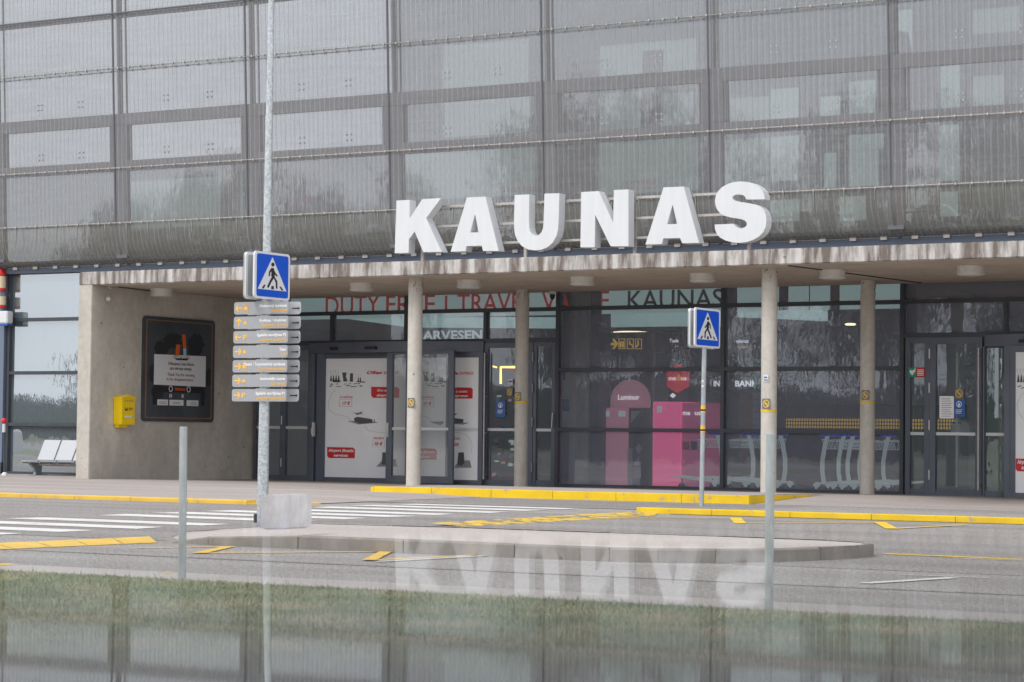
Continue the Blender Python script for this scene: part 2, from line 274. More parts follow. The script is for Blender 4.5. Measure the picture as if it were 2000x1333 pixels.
# ------------------------------------------------------------------ mesh helpers
org = {}
class MB:
    def __init__(s): s.v = []; s.f = []; s.groups = []
    def add(s, vs, fs):
        s.groups.append(([Vector(v) for v in vs], list(fs))); o = len(s.v); s.v += [Vector(v) for v in vs]; s.f += [tuple(i+o for i in f) for f in fs]; return s
    def box(s, x0, x1, y0, y1, z0, z1):
        if x0 > x1: x0, x1 = x1, x0
        if y0 > y1: y0, y1 = y1, y0
        if z0 > z1: z0, z1 = z1, z0
        return s.add([(x0, y0, z0), (x1, y0, z0), (x1, y1, z0), (x0, y1, z0), (x0, y0, z1), (x1, y0, z1), (x1, y1, z1), (x0, y1, z1)],
                     [(0, 3, 2, 1), (4, 5, 6, 7), (0, 1, 5, 4), (1, 2, 6, 5), (2, 3, 7, 6), (3, 0, 4, 7)])
    def prism(s, pts, d):
        """closed polygon pts (3-D) pushed along d"""
        n = len(pts); d = Vector(d); a = [Vector(p) for p in pts]
        nrm = Vector((0, 0, 0))
        for i in range(n): nrm += a[i].cross(a[(i+1) % n])
        if nrm.dot(d) > 0: a = a[::-1]
        vs = a + [p+d for p in a]
        fs = [tuple(range(n)), tuple(range(2*n-1, n-1, -1))] + [(i, n+i, n+(i+1) % n, (i+1) % n) for i in range(n)]
        return s.add(vs, fs)
    def tube(s, pts, r, seg=8, cap=True):
        pts = [Vector(p) for p in pts]; rs = r if isinstance(r, (list, tuple)) else [r]*len(pts)
        vs = []; prev = None
        for i, p in enumerate(pts):
            t = (pts[min(i+1, len(pts)-1)]-pts[max(i-1, 0)]).normalized()
            if prev is None: a = t.orthogonal().normalized()
            else: a = (prev - t*prev.dot(t)).normalized()
            prev = a; b = t.cross(a)
            for k in range(seg):
                q = 2*math.pi*k/seg; vs.append(p+(a*math.cos(q)+b*math.sin(q))*rs[i])
        fs = []
        for i in range(len(pts)-1):
            for k in range(seg):
                k2 = (k+1) % seg; fs.append((i*seg+k, i*seg+k2, (i+1)*seg+k2, (i+1)*seg+k))
        if cap: fs += [tuple(range(seg-1, -1, -1)), tuple(range((len(pts)-1)*seg, len(pts)*seg))]
        return s.add(vs, fs)
    def lathe(s, prof, c=(0, 0, 0), seg=24):
        c = Vector(c); vs = []
        for (r, z) in prof:
            for k in range(seg):
                q = 2*math.pi*k/seg; vs.append(c+Vector((r*math.cos(q), r*math.sin(q), z)))
        fs = []
        for i in range(len(prof)-1):
            for k in range(seg):
                k2 = (k+1) % seg; fs.append((i*seg+k, i*seg+k2, (i+1)*seg+k2, (i+1)*seg+k))
        fs += [tuple(range(seg-1, -1, -1)), tuple(range((len(prof)-1)*seg, len(prof)*seg))]
        return s.add(vs, fs)
    def build_each(s, name, m, parent=None, **k):
        r = None
        for vs, fs in s.groups: q = MB(); q.add(vs, fs); r = q.build(name, m, parent, **k)
        return r
    def build(s, name, m, parent=None, origin=None, bevel=0, smooth=False, smooth_ang=35):
        o0 = org.get(parent.name, Vector((0, 0, 0))) if parent else (Vector(origin) if origin is not None else Vector((0, 0, 0)))
        me = bpy.data.meshes.new(name); me.from_pydata([v-o0 for v in s.v], [], s.f)
        if bevel:
            b = bmesh.new(); b.from_mesh(me); bmesh.ops.remove_doubles(b, verts=b.verts, dist=1e-5)
            es = [e for e in b.edges if len(e.link_faces) == 2 and e.calc_face_angle(0) > R(35)]
            bmesh.ops.bevel(b, geom=es, offset=bevel, segments=2, affect='EDGES', clamp_overlap=True); b.to_mesh(me); b.free()
        if smooth:
            for p in me.polygons: p.use_smooth = True
            try: me.set_sharp_from_angle(angle=R(smooth_ang))
            except Exception: pass
        me.materials.append(m)
        ob = bpy.data.objects.new(name, me); col.objects.link(ob)
        if parent: ob.parent = parent
        else: ob.location = o0
        org[ob.name] = o0
        return ob

def tag(o, label=None, cat=None, group=None, kind=None):
    if label: o['label'] = label
    if cat: o['category'] = cat
    if group: o['group'] = group
    if kind: o['kind'] = kind
    return o
def thing(name, label, cat, loc=(0, 0, 0), group=None):
    o = bpy.data.objects.new(name, None); col.objects.link(o); o.location = loc; org[o.name] = Vector(loc)
    o.empty_display_size = .3
    return tag(o, label, cat, group)
def copy_tree(o, loc, rotz=0, label=None, parent=None, scale=None):
    c = o.copy(); col.objects.link(c); c.parent = parent
    if loc is not None: c.location = loc; c.rotation_euler = (0, 0, rotz)
    if scale: c.scale = (scale,)*3 if isinstance(scale, (int, float)) else scale
    if label: c['label'] = label
    for ch in list(kids.get(o.name, [])): copy_tree(ch, None, parent=c)
    return c
kids = {}
def index_kids():
    kids.clear()
    for o in bpy.data.objects:
        if o.parent: kids.setdefault(o.parent.name, []).append(o)
def struct(o): o['kind'] = 'structure'; return o

def shape_mesh(loops, P, thick, n):
    """filled outline with holes: loops are 2-D point lists, P maps (a,b)->3-D, extruded by thick along n"""
    from mathutils.geometry import tessellate_polygon
    mb = MB(); n = Vector(n).normalized()*thick
    flat = [[Vector((a, b, 0)) for a, b in lp] for lp in loops]; pts = [p for lp in flat for p in lp]
    tris = tessellate_polygon(flat); k = len(pts)
    front = [P(p.x, p.y) for p in pts]; back = [v+n for v in front]
    fs = []
    for t in tris:
        a, b, c = (front[i] for i in t); nn = (b-a).cross(c-a)
        t = tuple(t) if nn.dot(n) < 0 else tuple(t[::-1])
        fs.append(t); fs.append(tuple(i+k for i in t[::-1]))
    o = 0
    for lp in flat:
        m = len(lp)
        for i in range(m): fs.append((o+i, o+(i+1) % m, k+o+(i+1) % m, k+o+i))
        o += m
    mb.add(front+back, fs); return mb

def text_mesh(s, size, bold=0.0, shear=0.0, spacing=1.0, align='LEFT', thick=.001):
    c = bpy.data.curves.new('txt', 'FONT'); c.body = s; c.size = size; c.offset = bold*size; c.shear = shear; c.space_character = spacing
    c.align_x = align; c.extrude = thick; c.resolution_u = 3
    o = bpy.data.objects.new('txt', c); col.objects.link(o)
    dg = bpy.context.evaluated_depsgraph_get(); me = bpy.data.meshes.new_from_object(o.evaluated_get(dg))
    vs = [v.co.copy() for v in me.vertices]; fs = [tuple(p.vertices) for p in me.polygons]
    bpy.data.objects.remove(o); bpy.data.curves.remove(c); bpy.data.meshes.remove(me)
    return vs, fs
def text(s, A, B, h, m, parent, name='lettering', bold=.0, shear=0.0, n=None, up=None, fit=True, mb=None, align='LEFT', off=0.003):
    """text with its baseline running from A towards B (fitted to |AB| when fit), cap height h"""
    A = Vector(A); B = Vector(B); ex = (B-A).normalized(); ez = Vector(up or (0, 0, 1)).normalized(); ny = ex.cross(ez)  # towards the reader
    vs, fs = text_mesh(s, 1.0, bold, shear)
    if not vs: return
    x0 = min(v.x for v in vs); x1 = max(v.x for v in vs); kx = ((B-A).length/(x1-x0)) if fit else h/.7; kz = h/.7
    if align == 'CENTER': x0 = (x0+x1)/2
    out_ = [A + ex*((v.x-x0)*kx) + ez*(v.y*kz) + ny*(off+v.z) for v in vs]
    if mb is not None: mb.add(out_, fs); return mb
    q = MB(); q.add(out_, fs); return q.build(name, m, parent)

def ytext(s, px0, py0, px1, py1, h_px, Y, m, parent, name='lettering', bold=0.0, shear=0.0, mb=None, off=.004):
    """text on a plane parallel to the facade, baseline between two points of it"""
    A = onY(px0, py0, Y); B = onY(px1, py1, Y); T = onY(px0, py0-h_px, Y)
    z = (A.z+B.z)/2; A.z = z; B.z = z
    return text(s, A, B, (T.z-onY(px0, py0, Y).z), m, parent, name, bold, shear, mb=mb, off=off)

def yplate(px0, py0, px1, py1, Y, t=.02, mb=None):
    """upright rectangle parallel to the facade: left/right and top/bottom read at its corners"""
    a = onY(px0, py0, Y); b = onY(px1, py1, Y); mb = mb or MB()
    return mb.box(a.x, b.x, Y, Y+t, b.z, a.z)
def ypoly(pts, Y, t=.02, mb=None):
    mb = mb or MB(); return mb.prism([onY(x, y, Y) for x, y in pts], (0, t, 0))

YF, YG, XW = 31.55, 36.2, -27.06          # canopy front, entrance glazing, end wall (inner face)
ZS, ZT = 3.45, 3.68                       # soffit, canopy top
XL, XR = -46.0, 6.0                       # how far the building runs

# ================================================================== GROUND
def rect(x0, x1, y0, y1, z, name, m):
    o = MB().add([(x0, y0, z), (x1, y0, z), (x1, y1, z), (x0, y1, z)], [(0, 1, 2, 3)]).build(name, m); return struct(o)
rect(-900, 900, -900, 900, -.035, 'ground', M['grassbase'])
rect(-140, 100, 12.25, 29.6, 0, 'road', M['asphalt'])
rect(-140, 100, -30, -6, -.01, 'car_park', M['asphalt'])
g = MB(); g.box(-140, 100, 11.68, 12.25, -.06, .004); struct(g.build('gutter_strip', M['gutter']))
# pavement with its slight falls
def pz(x, y):
    def sm(a, b, t): t = max(0, min(1, (t-a)/(b-a))); return t*t*(3-2*t)
    A = .118*sm(-20.2, -19.75, x)
    if x > -13.61: A = min(.118, max(0, .036*(y-29.6)))*(1-sm(-12.9, -11.3, x))
    left = (.037+.038*sm(29.7, 31.3, y))*(1-sm(-22.5, -20.3, x))
    k = 1-sm(30.5, 36.2, y)*.85
    return min(max(A, left), max(A, left)*k) + .008
g = MB(); nx, ny = 150, 16; x0, x1, y0, y1 = -46.0, 6.0, 29.62, 36.4; xs = sorted([x0+(x1-x0)*i/(nx-2) for i in range(nx-1)]+[-13.62, -13.6]); ys = [y0+(y1-y0)*j/ny for j in range(ny+1)]
vs = [(x, y, pz(x, y)) for y in ys for x in xs]
fs = [(j*(nx+1)+i, j*(nx+1)+i+1, (j+1)*(nx+1)+i+1, (j+1)*(nx+1)+i) for j in range(ny) for i in range(nx)]
n0 = len(vs); vs += [(x, y0, -.08) for x in xs]; fs += [(n0+i, n0+i+1, i+1, i) for i in range(nx)]
g.add(vs, fs); struct(g.build('pavement', M['paving'], smooth=True, smooth_ang=30))
# paved forecourt on the left, level with its kerb
g = MB(); g.prism([(-80, 24.35, 0), (-19.1, 24.35, 0), (-18.3, 24.5, 0), (-18.9, 29.7, 0), (-20.3, 29.75, 0), (-80, 29.75, 0)], (0, 0, .045)); struct(g.build('pavement_forecourt', M['paving']))
struct(MB().add([(-18.9, 24.17, .0), (-17.6, 24.6, .009), (-17.9, 29.75, .009), (-20.31, 29.75, .046), (-18.9, 29.7, .046), (-18.3, 24.5, .046)], [(0, 1, 5), (1, 2, 4, 5), (2, 3, 4)]).build('pavement_ramp', M['paving']))
rect(-18.4, -12.0, 26.3, 29.62, .0055, 'pavement_landing', M['asphalt_patch'])
# kerbs ------------------------------------------------------------
def kerb(pts, h0, wdt, m, name, joint=1.0, side=1):
    """kerb stones in a row, joints between them"""
    g = MB(); 
    for (a, b) in zip(pts[:-1], pts[1:]):
        a = Vector(a); b = Vector(b); L_ = (b-a).length; n_ = max(1, round(L_/joint)); t = (b-a)/n_; nrm = Vector((-t.y, t.x, 0)).normalized()*wdt*side
        for i in range(n_):
            p = a+t*i + t.normalized()*.004; q = a+t*(i+1) - t.normalized()*.004; hh = h0+rnd.uniform(-.002, .002); c = .018
            prof = [(0, -.05), (0, hh-c), (.25*c/.018*.02, hh-c*.3), (.02, hh), (1, hh), (1, -.05)]
            va = [p+nrm*u+Vector((0, 0, z)) for u, z in prof]; vb = [q+nrm*u+Vector((0, 0, z)) for u, z in prof]; k = len(prof)
            g.add(va+vb, [tuple(range(k)), tuple(range(2*k-1, k-1, -1))]+[(j, k+j, k+(j+1) % k, (j+1) % k) for j in range(k)])
    o = g.build(name, m)
    b = bmesh.new(); b.from_mesh(o.data); bmesh.ops.recalc_face_normals(b, faces=b.faces); b.to_mesh(o.data); b.free(); return struct(o)
kerb([(-60, 24.9), (-22.6, 24.9), (-21.7, 24.25), (-18.2, 24.25)] and [(-60, 24.3, 0), (-22.6, 24.3, 0), (-21.9, 24.15, 0), (-18.1, 24.15, 0)], .055, .2, M['pale_yellow'], 'kerb_left')
kerb([(-18.1, 24.15, 0), (-17.55, 25.0, 0)], .02, .12, M['pale_yellow'], 'kerb_left_return', .5)
kerb([(-13.05, 25.15, 0), (60, 24.95, 0)], .07, .16, M['yellow_kerb'], 'kerb_right')
kerb([(-19.75, 29.5, 0), (-13.6, 29.55, 0)], .125, .12, M['yellow_kerb'], 'kerb_entrance')
g = MB(); g.box(-13.6, -13.575, 29.5, 31.7, -.02, .1); g.prism([(-13.6, 29.5, .1), (-13.6, 31.7, .1), (-13.6, 29.5, .125)], (.025, 0, 0)); struct(g.build('kerb_entrance_side', M['yellow_kerb']))
g = MB(); g.box(-19.8, -19.752, 29.5, 29.9, -.02, .118); struct(g.build('kerb_entrance_end', M['yellow_kerb']))
rect(-12.6, 60, 25.12, 29.6, .006, 'pavement_lane', M['asphalt'])
# worn yellow edges of the crossing
def zpoly(pts, z, name, m): return struct(MB().add([onZ(x, y, z) for x, y in pts], [tuple(range(len(pts)))]).build(name, m))
g = MB(); n_ = 24
for i in range(n_):
    a, b = i/n_, (i+1)/n_-.003
    lo = lambda t: Vector((-12.38-.42*max(0, t-.8)/.2, 20.1+5.2*t, .004)); hi = lambda t: Vector((-12.72-.28*t, 20.05+5.35*t, .03))
    g.add([lo(a), lo(b), hi(b), hi(a)], [(0, 1, 2, 3)])
struct(g.build('kerb_crossing_right', M['worn_yellow']))
g = MB(); n_ = 9
for i in range(n_):
    a, b = i/n_, (i+1)/n_-.003
    lo = lambda t: Vector((-12.8+.35*t, 11.9+3.5*t, .004)); hi = lambda t: Vector((-13.28+.3*t, 11.9+4.05*t, .02))
    g.add([lo(a), lo(b), hi(b), hi(a)], [(0, 1, 2, 3)])
struct(g.build('kerb_crossing_near', M['pale_yellow']))
# zebra crossing
g = MB()
for Yt in (14.95, 15.89, 16.83, 17.85, 18.9, 20.33, 21.33, 22.23, 23.16, 24.24, 25.22, 26.13):
    j = [rnd.uniform(-.06, .06) for _ in range(4)]
    g.add([(-16.9+j[0], Yt-.5, .006), (-14.3+j[1], Yt-.5, .006), (-14.32+j[2], Yt, .006), (-16.85+j[3], Yt, .006)], [(0, 1, 2, 3)])
struct(g.build('zebra_crossing', M['white_paint']))
# yellow zig-zags and lines
def line(pts, wd, name, m, z=.006):
    g = MB()
    for k, ((x0, y0), (x1, y1)) in enumerate(zip(pts[:-1], pts[1:])):
        w_ = wd[k] if isinstance(wd, list) else wd
        a = onZ(x0, y0, z); b = onZ(x1, y1, z); t = (b-a).normalized(); n = Vector((-t.y, t.x, 0))*w_/2
        zz = Vector((0, 0, .0012*k)); g.add([a-n+zz, b-n+zz, b+n+zz, a+n+zz], [(0, 1, 2, 3)])
    return struct(g.build(name, m))
line([(262, 1070.5), (448, 1067.5), (388, 1080.5), (755, 1077.5), (720, 1095), (955, 1084)], [.06, .1, .06, .1, .06], 'yellow_zigzag_near', M['pale_yellow'])
line([(735, 1096.5), (955, 1085)], .05, 'white_line_near', M['white_paint'], .009)
line([(1170, 1013), (1436, 1011.5), (1446, 1022.5), (1718, 1020.5), (1742, 1033.5), (1885, 1026)], [.06, .13, .07, .13, .08], 'yellow_zigzag_far', M['yellow_paint'])
line([(1727, 1081.5), (1820, 1085.5), (2000, 1093.5), (2300, 1106)], .12, 'yellow_line', M['yellow_paint'])
line([(1860, 1090), (2000, 1095)], .06, 'white_line_right', M['white_paint'])
line([(1687, 1139), (1862, 1128)], .1, 'white_line', M['white_paint'])
line([(1760, 1122), (1930, 1128)], .03, 'white_line_thin', M['white_paint'])
line([(0, 1104), (16, 1100.5)], .1, 'yellow_dash', M['pale_yellow'])
line([(315, 1118), (338, 1117)], .07, 'yellow_dash_faint', M['pale_yellow'])
# patched strip of newer asphalt
rect(-140, 100, 15.7, 24.1, .0025, 'road_patch', M['asphalt_patch'])
for ys_, w_, sh in ((13.72, .05, 0), (24.08, .04, 0), (28.4, .03, 0)):
    rect(-140, 100, ys_, ys_+w_, .0045, 'road_seam', M['rubber'] if False else M['asphalt_patch'])
# traffic island ---------------------------------------------------
front = [onZ(x, y, 0) for x, y in ((318, 1061), (400, 1063), (500, 1068), (760, 1076), (1000, 1089), (1250, 1099), (1400, 1101))]
isl = [Vector((x, y, 0)) for x, y in ((-12.35, 15.45), (-11.9, 15.36), (-11.0, 15.36), (-10, 15.36), (-9, 15.36), (-8.2, 15.38), (-7.85, 15.48), (-7.5, 15.72), (-7.22, 16.12), (-7.04, 16.6), (-6.94, 17.1), (-6.95, 17.45), (-7.12, 17.7), (-7.5, 17.84),
       (-8.4, 17.86), (-9.5, 17.85), (-11, 17.84), (-12.5, 17.84), (-13.6, 17.84), (-13.3, 16.9), (-12.9, 16.0))]
HI = .1
def hz(p): # island rises from road level at its left end
    return max(.008, HI*min(1, max(0, (p.x+12.35)/.7)) if p.y < 16.4 else HI*min(1, max(.1, (p.x+13.6)/1.2)))
g = MB(); cen = Vector((-10, 16.6, HI)); n_ = len(isl)
top = [Vector((p.x, p.y, hz(p))) for p in isl]; inn = [p+(Vector((cen.x if abs(p.x-cen.x) < 2 else p.x*.97+cen.x*.03, cen.y, p.z))-p).normalized()*.13 for p in top]
g.add(inn, [tuple(range(n_))]); o = g.build('island_paving', M['island_top']); struct(o)
g = MB()
for i in range(n_):
    a, b = top[i], top[(i+1) % n_]; ia, ib = inn[i], inn[(i+1) % n_]
    L_ = (b-a).length; m_ = max(1, round(L_/.85))
    for k in range(m_):
        t0, t1 = k/m_+.004, (k+1)/m_-.004
        p, q, r_, s_ = a.lerp(b, t0), a.lerp(b, t1), ib.lerp(ia, 1-t1), ib.lerp(ia, 1-t0)
        dz = rnd.uniform(-.003, .003); up = Vector((0, 0, .004+dz)); c = .012
        po, qo = p.copy(), q.copy(); po.z = qo.z = -.03
        ci = (r_-q).normalized()*c; pc, qc = p+up+ci, q+up+ci; pl, ql = p+up-Vector((0, 0, c)), q+up-Vector((0, 0, c))
        g.add([po, qo, pl, ql, pc, qc, s_+up, r_+up], [(0, 1, 3, 2), (2, 3, 5, 4), (4, 5, 7, 6)])
o = g.build('island_kerb', M['kerb_stone']); struct(o)

rect(-140, 100, -5.9, 11.68, -.006, 'lawn_ground', M['grassbase'])
# grass ------------------------------------------------------------
def grass():
    rs = np.random.RandomState(3); N = 320000
    X = rs.uniform(-16, 0.5, N); Y = 11.68 - rs.power(1.0, N)*4.6 if False else rs.uniform(7.2, 11.72, N)
    # keep only what can be seen from the lens or a step beside it
    az = np.arctan2(X, Y); keep = (az > -.80) & (az < -.26); X, Y = X[keep], Y[keep]; N = len(X)
    h = rs.uniform(.012, .034, N)*(1+.8*(rs.rand(N) > .97)); a = rs.uniform(0, 2*np.pi, N); lean = rs.uniform(.1, 1.3, N); wd = rs.uniform(.002, .004, N)
    dx, dy = np.cos(a), np.sin(a)
    base = np.stack([X, Y, np.full(N, -.012)], 1); side = np.stack([-dy*wd, dx*wd, np.zeros(N)], 1)
    mid = base + np.stack([dx*h*lean*.35, dy*h*lean*.35, h*.6], 1); tip = base + np.stack([dx*h*lean, dy*h*lean, h], 1)
    V = np.stack([base-side, base+side, mid+side*.7, mid-side*.7, tip], 1).reshape(-1, 3)
    me = bpy.data.meshes.new('grass'); me.vertices.add(len(V)); me.vertices.foreach_set('co', V.astype(np.float32).ravel())
    i = np.arange(N)*5
    quads = np.stack([i, i+1, i+2, i+3], 1); tris = np.stack([i+3, i+2, i+4], 1)
    loops = np.concatenate([quads.ravel(), tris.ravel()]); me.loops.add(len(loops)); me.loops.foreach_set('vertex_index', loops.astype(np.int32))
    ls = np.concatenate([np.arange(N)*4, 4*N+np.arange(N)*3]); lt = np.concatenate([np.full(N, 4), np.full(N, 3)])
    me.polygons.add(2*N); me.polygons.foreach_set('loop_start', ls.astype(np.int32)); me.polygons.foreach_set('loop_total', lt.astype(np.int32))
    me.update(calc_edges=True)
    m = bpy.data.materials.new('grass_blades'); m.use_nodes = True; n = m.node_tree; b = n.nodes['Principled BSDF']; l = n.links.new
    b.inputs['Roughness'].default_value = .7
    tc = n.nodes.new('ShaderNodeTexCoord'); t = n.nodes.new('ShaderNodeTexNoise'); t.inputs['Scale'].default_value = 1.6; t.inputs['Detail'].default_value = 5; l(tc.outputs['Object'], t.inputs[0])
    t2 = n.nodes.new('ShaderNodeTexNoise'); t2.inputs['Scale'].default_value = 60; l(tc.outputs['Object'], t2.inputs[0])
    ad = n.nodes.new('ShaderNodeMath'); ad.operation = 'MULTIPLY_ADD'; ad.inputs[1].default_value = .55; l(t2.outputs[0], ad.inputs[0]); l(t.outputs[0], ad.inputs[2])
    r = n.nodes.new('ShaderNodeValToRGB'); e = r.color_ramp.elements; e[0].position = .58; e[0].color = (.14, .2, .075, 1); e[1].position = .98; e[1].color = (.5, .42, .25, 1)
    k = e.new(.76); k.color = (.22, .29, .115, 1); l(ad.outputs[0], r.inputs[0]); l(r.outputs[0], b.inputs['Base Color'])
    me.materials.append(m); o = bpy.data.objects.new('grass', me); col.objects.link(o)
    tag(o, 'short patchy green lawn along the near side of the road', 'grass', kind='stuff')
grass()

# ================================================================== TERMINAL BUILDING
bld = thing('airport_terminal', 'glass and concrete airport terminal with woven steel mesh over its upper floor', 'building', (-20, YG, 0))
# concrete canopy
g = MB(); g.box(-27.36, XR, YF, YG-.02, ZS, ZT); canopy = g.build('canopy_slab', M['fascia'], bld, bevel=.012)
g = MB(); g.box(-27.05, XR, YF+.03, YG-.03, ZS-.006, ZS+.01); g.build('soffit', M['soffit'], canopy)
g = MB(); g.box(-27.36, XW, YF, YG+.1, -.1, ZS); g.build('concrete_wall', M['wall'], bld, bevel=.01)
# seams and pipe under the soffit
g = MB(); g.tube([onZ(1540, 519, ZS-.012), onZ(1800, 553, ZS-.012)], .012, 6); g.tube([onZ(232, 561, ZS-.02), onZ(470, 590, ZS-.02)], .01, 6); g.build_each('conduit', M['dark_frame'], canopy)
# columns
def sticker_ns(cx, cy, Y, parent, w_=.15, circ=False):
    """no-smoking sticker, centre (px) on plane Y"""
    c = onY(cx, cy, Y); g = MB(); g.box(c.x-w_/2, c.x+w_/2, Y-.004, Y, c.z-w_*.58, c.z+w_*.58); s = g.build('no_smoking_sticker', M['stickergrey'], parent, bevel=.002)
    g = MB(); ring = []
    rr = w_*.4
    for r_ in (rr, rr*.78): ring.append([(r_*math.cos(t), 1.15*r_*math.sin(t)) for t in [2*math.pi*k/20 for k in range(20)]])
    g2 = shape_mesh(ring, lambda a, b: Vector((c.x+a, Y-.007, c.z+b)), .003, (0, 1, 0)); g.add(g2.v, g2.f)
    g.prism([(c.x-rr*.75, Y-.0075, c.z+rr*.72), (c.x-rr*.5, Y-.0075, c.z+rr*.95), (c.x+rr*.75, Y-.0075, c.z-rr*.72), (c.x+rr*.5, Y-.0075, c.z-rr*.95)], (0, .003, 0))
    g.box(c.x-rr*.5, c.x+rr*.5, Y-.0085, Y-.005, c.z-rr*.16, c.z+rr*.1)
    g.build('symbol', M['stickeryel'], s)
cols = [(-20.72, 32.1, .08, 'front'), (-14.5, 32.2, .08, 'front'), (-20.62, 35.38, .02, 'in'), (-14.18, 35.3, .02, 'in'), (-8.2, 32.2, .0, 'x'), (-7.8, 35.3, 0, 'x')]
colobs = []
for i, (x, y, z, k) in enumerate(cols):
    r_ = .118; g = MB(); g.lathe([(r_*1.03, -.05), (r_*1.02, z+.02), (r_, z+.06), (r_, ZS-.14), (r_*.97, ZS-.12), (r_*.97, ZS)], (x, y, 0), 28)
    c = g.build('column', M['column'], bld, smooth=True); colobs.append(c)
    if k == 'x': continue
    # rough mortar collar
    g = MB(); rr = random.Random(i)
    for q in range(16):
        a = rr.uniform(0, 6.28); zz = rr.uniform(ZS-.2, ZS-.02); p = Vector((x+math.cos(a)*.117, y+math.sin(a)*.117, zz)); g.tube([p, p+Vector((rr.uniform(-.012, .012), rr.uniform(-.01, .01), -rr.uniform(.02, .07)))], [.008, .004], 5)
    o = g.build('mortar_drips', M['kerb_stone'], c); o['kind'] = 'stuff'
def band(c, x, y, z0, h, m):
    g = MB(); g.lathe([(.1195, z0), (.1215, z0+.001), (.1215, z0+h), (.1195, z0+h+.001)], (x, y, 0), 28); g.build('yellow_band', m, c, smooth=True)
for ci, (bx, by), hpx in ((1, (1503, 803), 5), (2, (1017, 786), 5), (3, (1695, 787), 5)):
    x, y = cols[ci][:2]; z = onY(bx, by, y-.12).z; band(colobs[ci], x, y, z-.02, .045, M['stickeryel'])
for ci, px, py in ((0, 803, 787), (1, 1496.5, 789), (2, 1011, 775), (3, 1690.5, 772)):
    x, y = cols[ci][:2]; sticker_ns(px, py, y-.124, colobs[ci], .13)
c = onY(1496, 739, cols[1][1]-.124); g = MB(); g.box(c.x-.04, c.x+.04, c.y-.003, c.y, c.z-.05, c.z+.05); s_ = g.build('white_sticker', M['sign_white'], colobs[1])
g = MB(); g.box(c.x-.032, c.x+.032, c.y-.006, c.y-.003, c.z-.035, c.z-.02); g.box(c.x-.028, c.x+.02, c.y-.006, c.y-.003, c.z+.0, c.z+.022); g.build('print', M['stickerblue'], s_)

# -------- lower glazing: mullions, transoms, panes
XM = [-33.19, -29.98, -26.77, -23.54, -20.35, -17.14, -13.93, -10.72, -7.51, -4.3]
ZL = [1.025, 2.07, 3.15]
def frame_bar(g, x0, x1, z0, z1, y0=YG-.06, y1=YG+.1): g.box(x0, x1, y0, y1, z0, z1)
g = MB(); hw = .032
for x in (-33.19, -23.54, -20.35, -17.14, -13.93, -10.72, -7.51): frame_bar(g, x-hw, x+hw, .0, 4.2)
g.build_each('mullion', M['dark_frame'], bld)
g = MB()
# transoms between the mullions, full bays
for x0, x1 in ((-20.35, -17.14), (-17.14, -13.93), (-33.19, -27.36)):
    for z in (ZL if x0 > -30 else ZL): frame_bar(g, x0+hw, x1-hw, z-.033, z+.033, YG-.055, YG+.09)
    frame_bar(g, x0+hw, x1-hw, .0, .07, YG-.055, YG+.09)
for x0, x1 in ((-26.95, -23.54), (-23.54, -20.35), (-13.93, -10.72), (-10.72, -7.51), (-7.51, XR)): frame_bar(g, x0+hw, x1-hw, ZL[2]-.033, ZL[2]+.033, YG-.055, YG+.09); frame_bar(g, x0+hw, x1-hw, 2.56, 2.64, YG-.055, YG+.09)
for x in (-25.2, -21.85, -12.2): frame_bar(g, x-.03, x+.03, 2.64, 3.12, YG-.05, YG+.08)
g.box(-33.4, -27.36, YG-.08, YG+.1, 4.09, 4.2)
g.build_each('transom', M['dark_frame'], bld)
def pane(x0, x1, z0, z1, m, Y=YG+.02, tilt=0):
    g = MB(); dy = rnd.uniform(-.006, .006); dz = rnd.uniform(-.004, .004)
    g.add([(x0, Y+dy, z0), (x1, Y-dy, z0), (x1, Y-dy+dz, z1), (x0, Y+dy+dz, z1)], [(0, 1, 2, 3)]); return g.build('window_pane', m, bld)
for x0, x1 in ((-20.35, -17.14), (-17.14, -13.93)):
    for z0, z1 in ((.05, ZL[0]), (ZL[0], ZL[1]), (ZL[1], ZL[2]), (ZL[2], 3.6)): pane(x0, x1, z0, z1, M['glass_low'])
for x0, x1, zs in ((-33.19, -27.36, (.05, 1.025, 2.07, 3.15, 4.12)),):
    for z0, z1 in zip(zs[:-1], zs[1:]): pane(x0, x1, z0, z1, M['glass_left'])
for x0, x1 in ((-26.95, -25.2), (-25.2, -23.54), (-23.54, -21.85), (-21.85, -20.35), (-13.93, -12.2), (-12.2, -10.72), (-10.72, -7.51), (-7.51, XR)):
    pane(x0, x1, 2.62, 3.15, M['glass_low']); pane(x0, x1, 3.15, 3.6, M['glass_low'])
# slate blue corner panel at far left
g = MB(); g.box(-36.5, -33.25, YG-.12, YG+.1, .25, 4.1); bp_ = g.build('blue_corner_panel', M['blue_column'], bld)
g = MB(); g.box(-36.5, -33.25, YG-.14, YG+.1, -.02, .25); g.build('plinth', M['dark_frame'], bld)

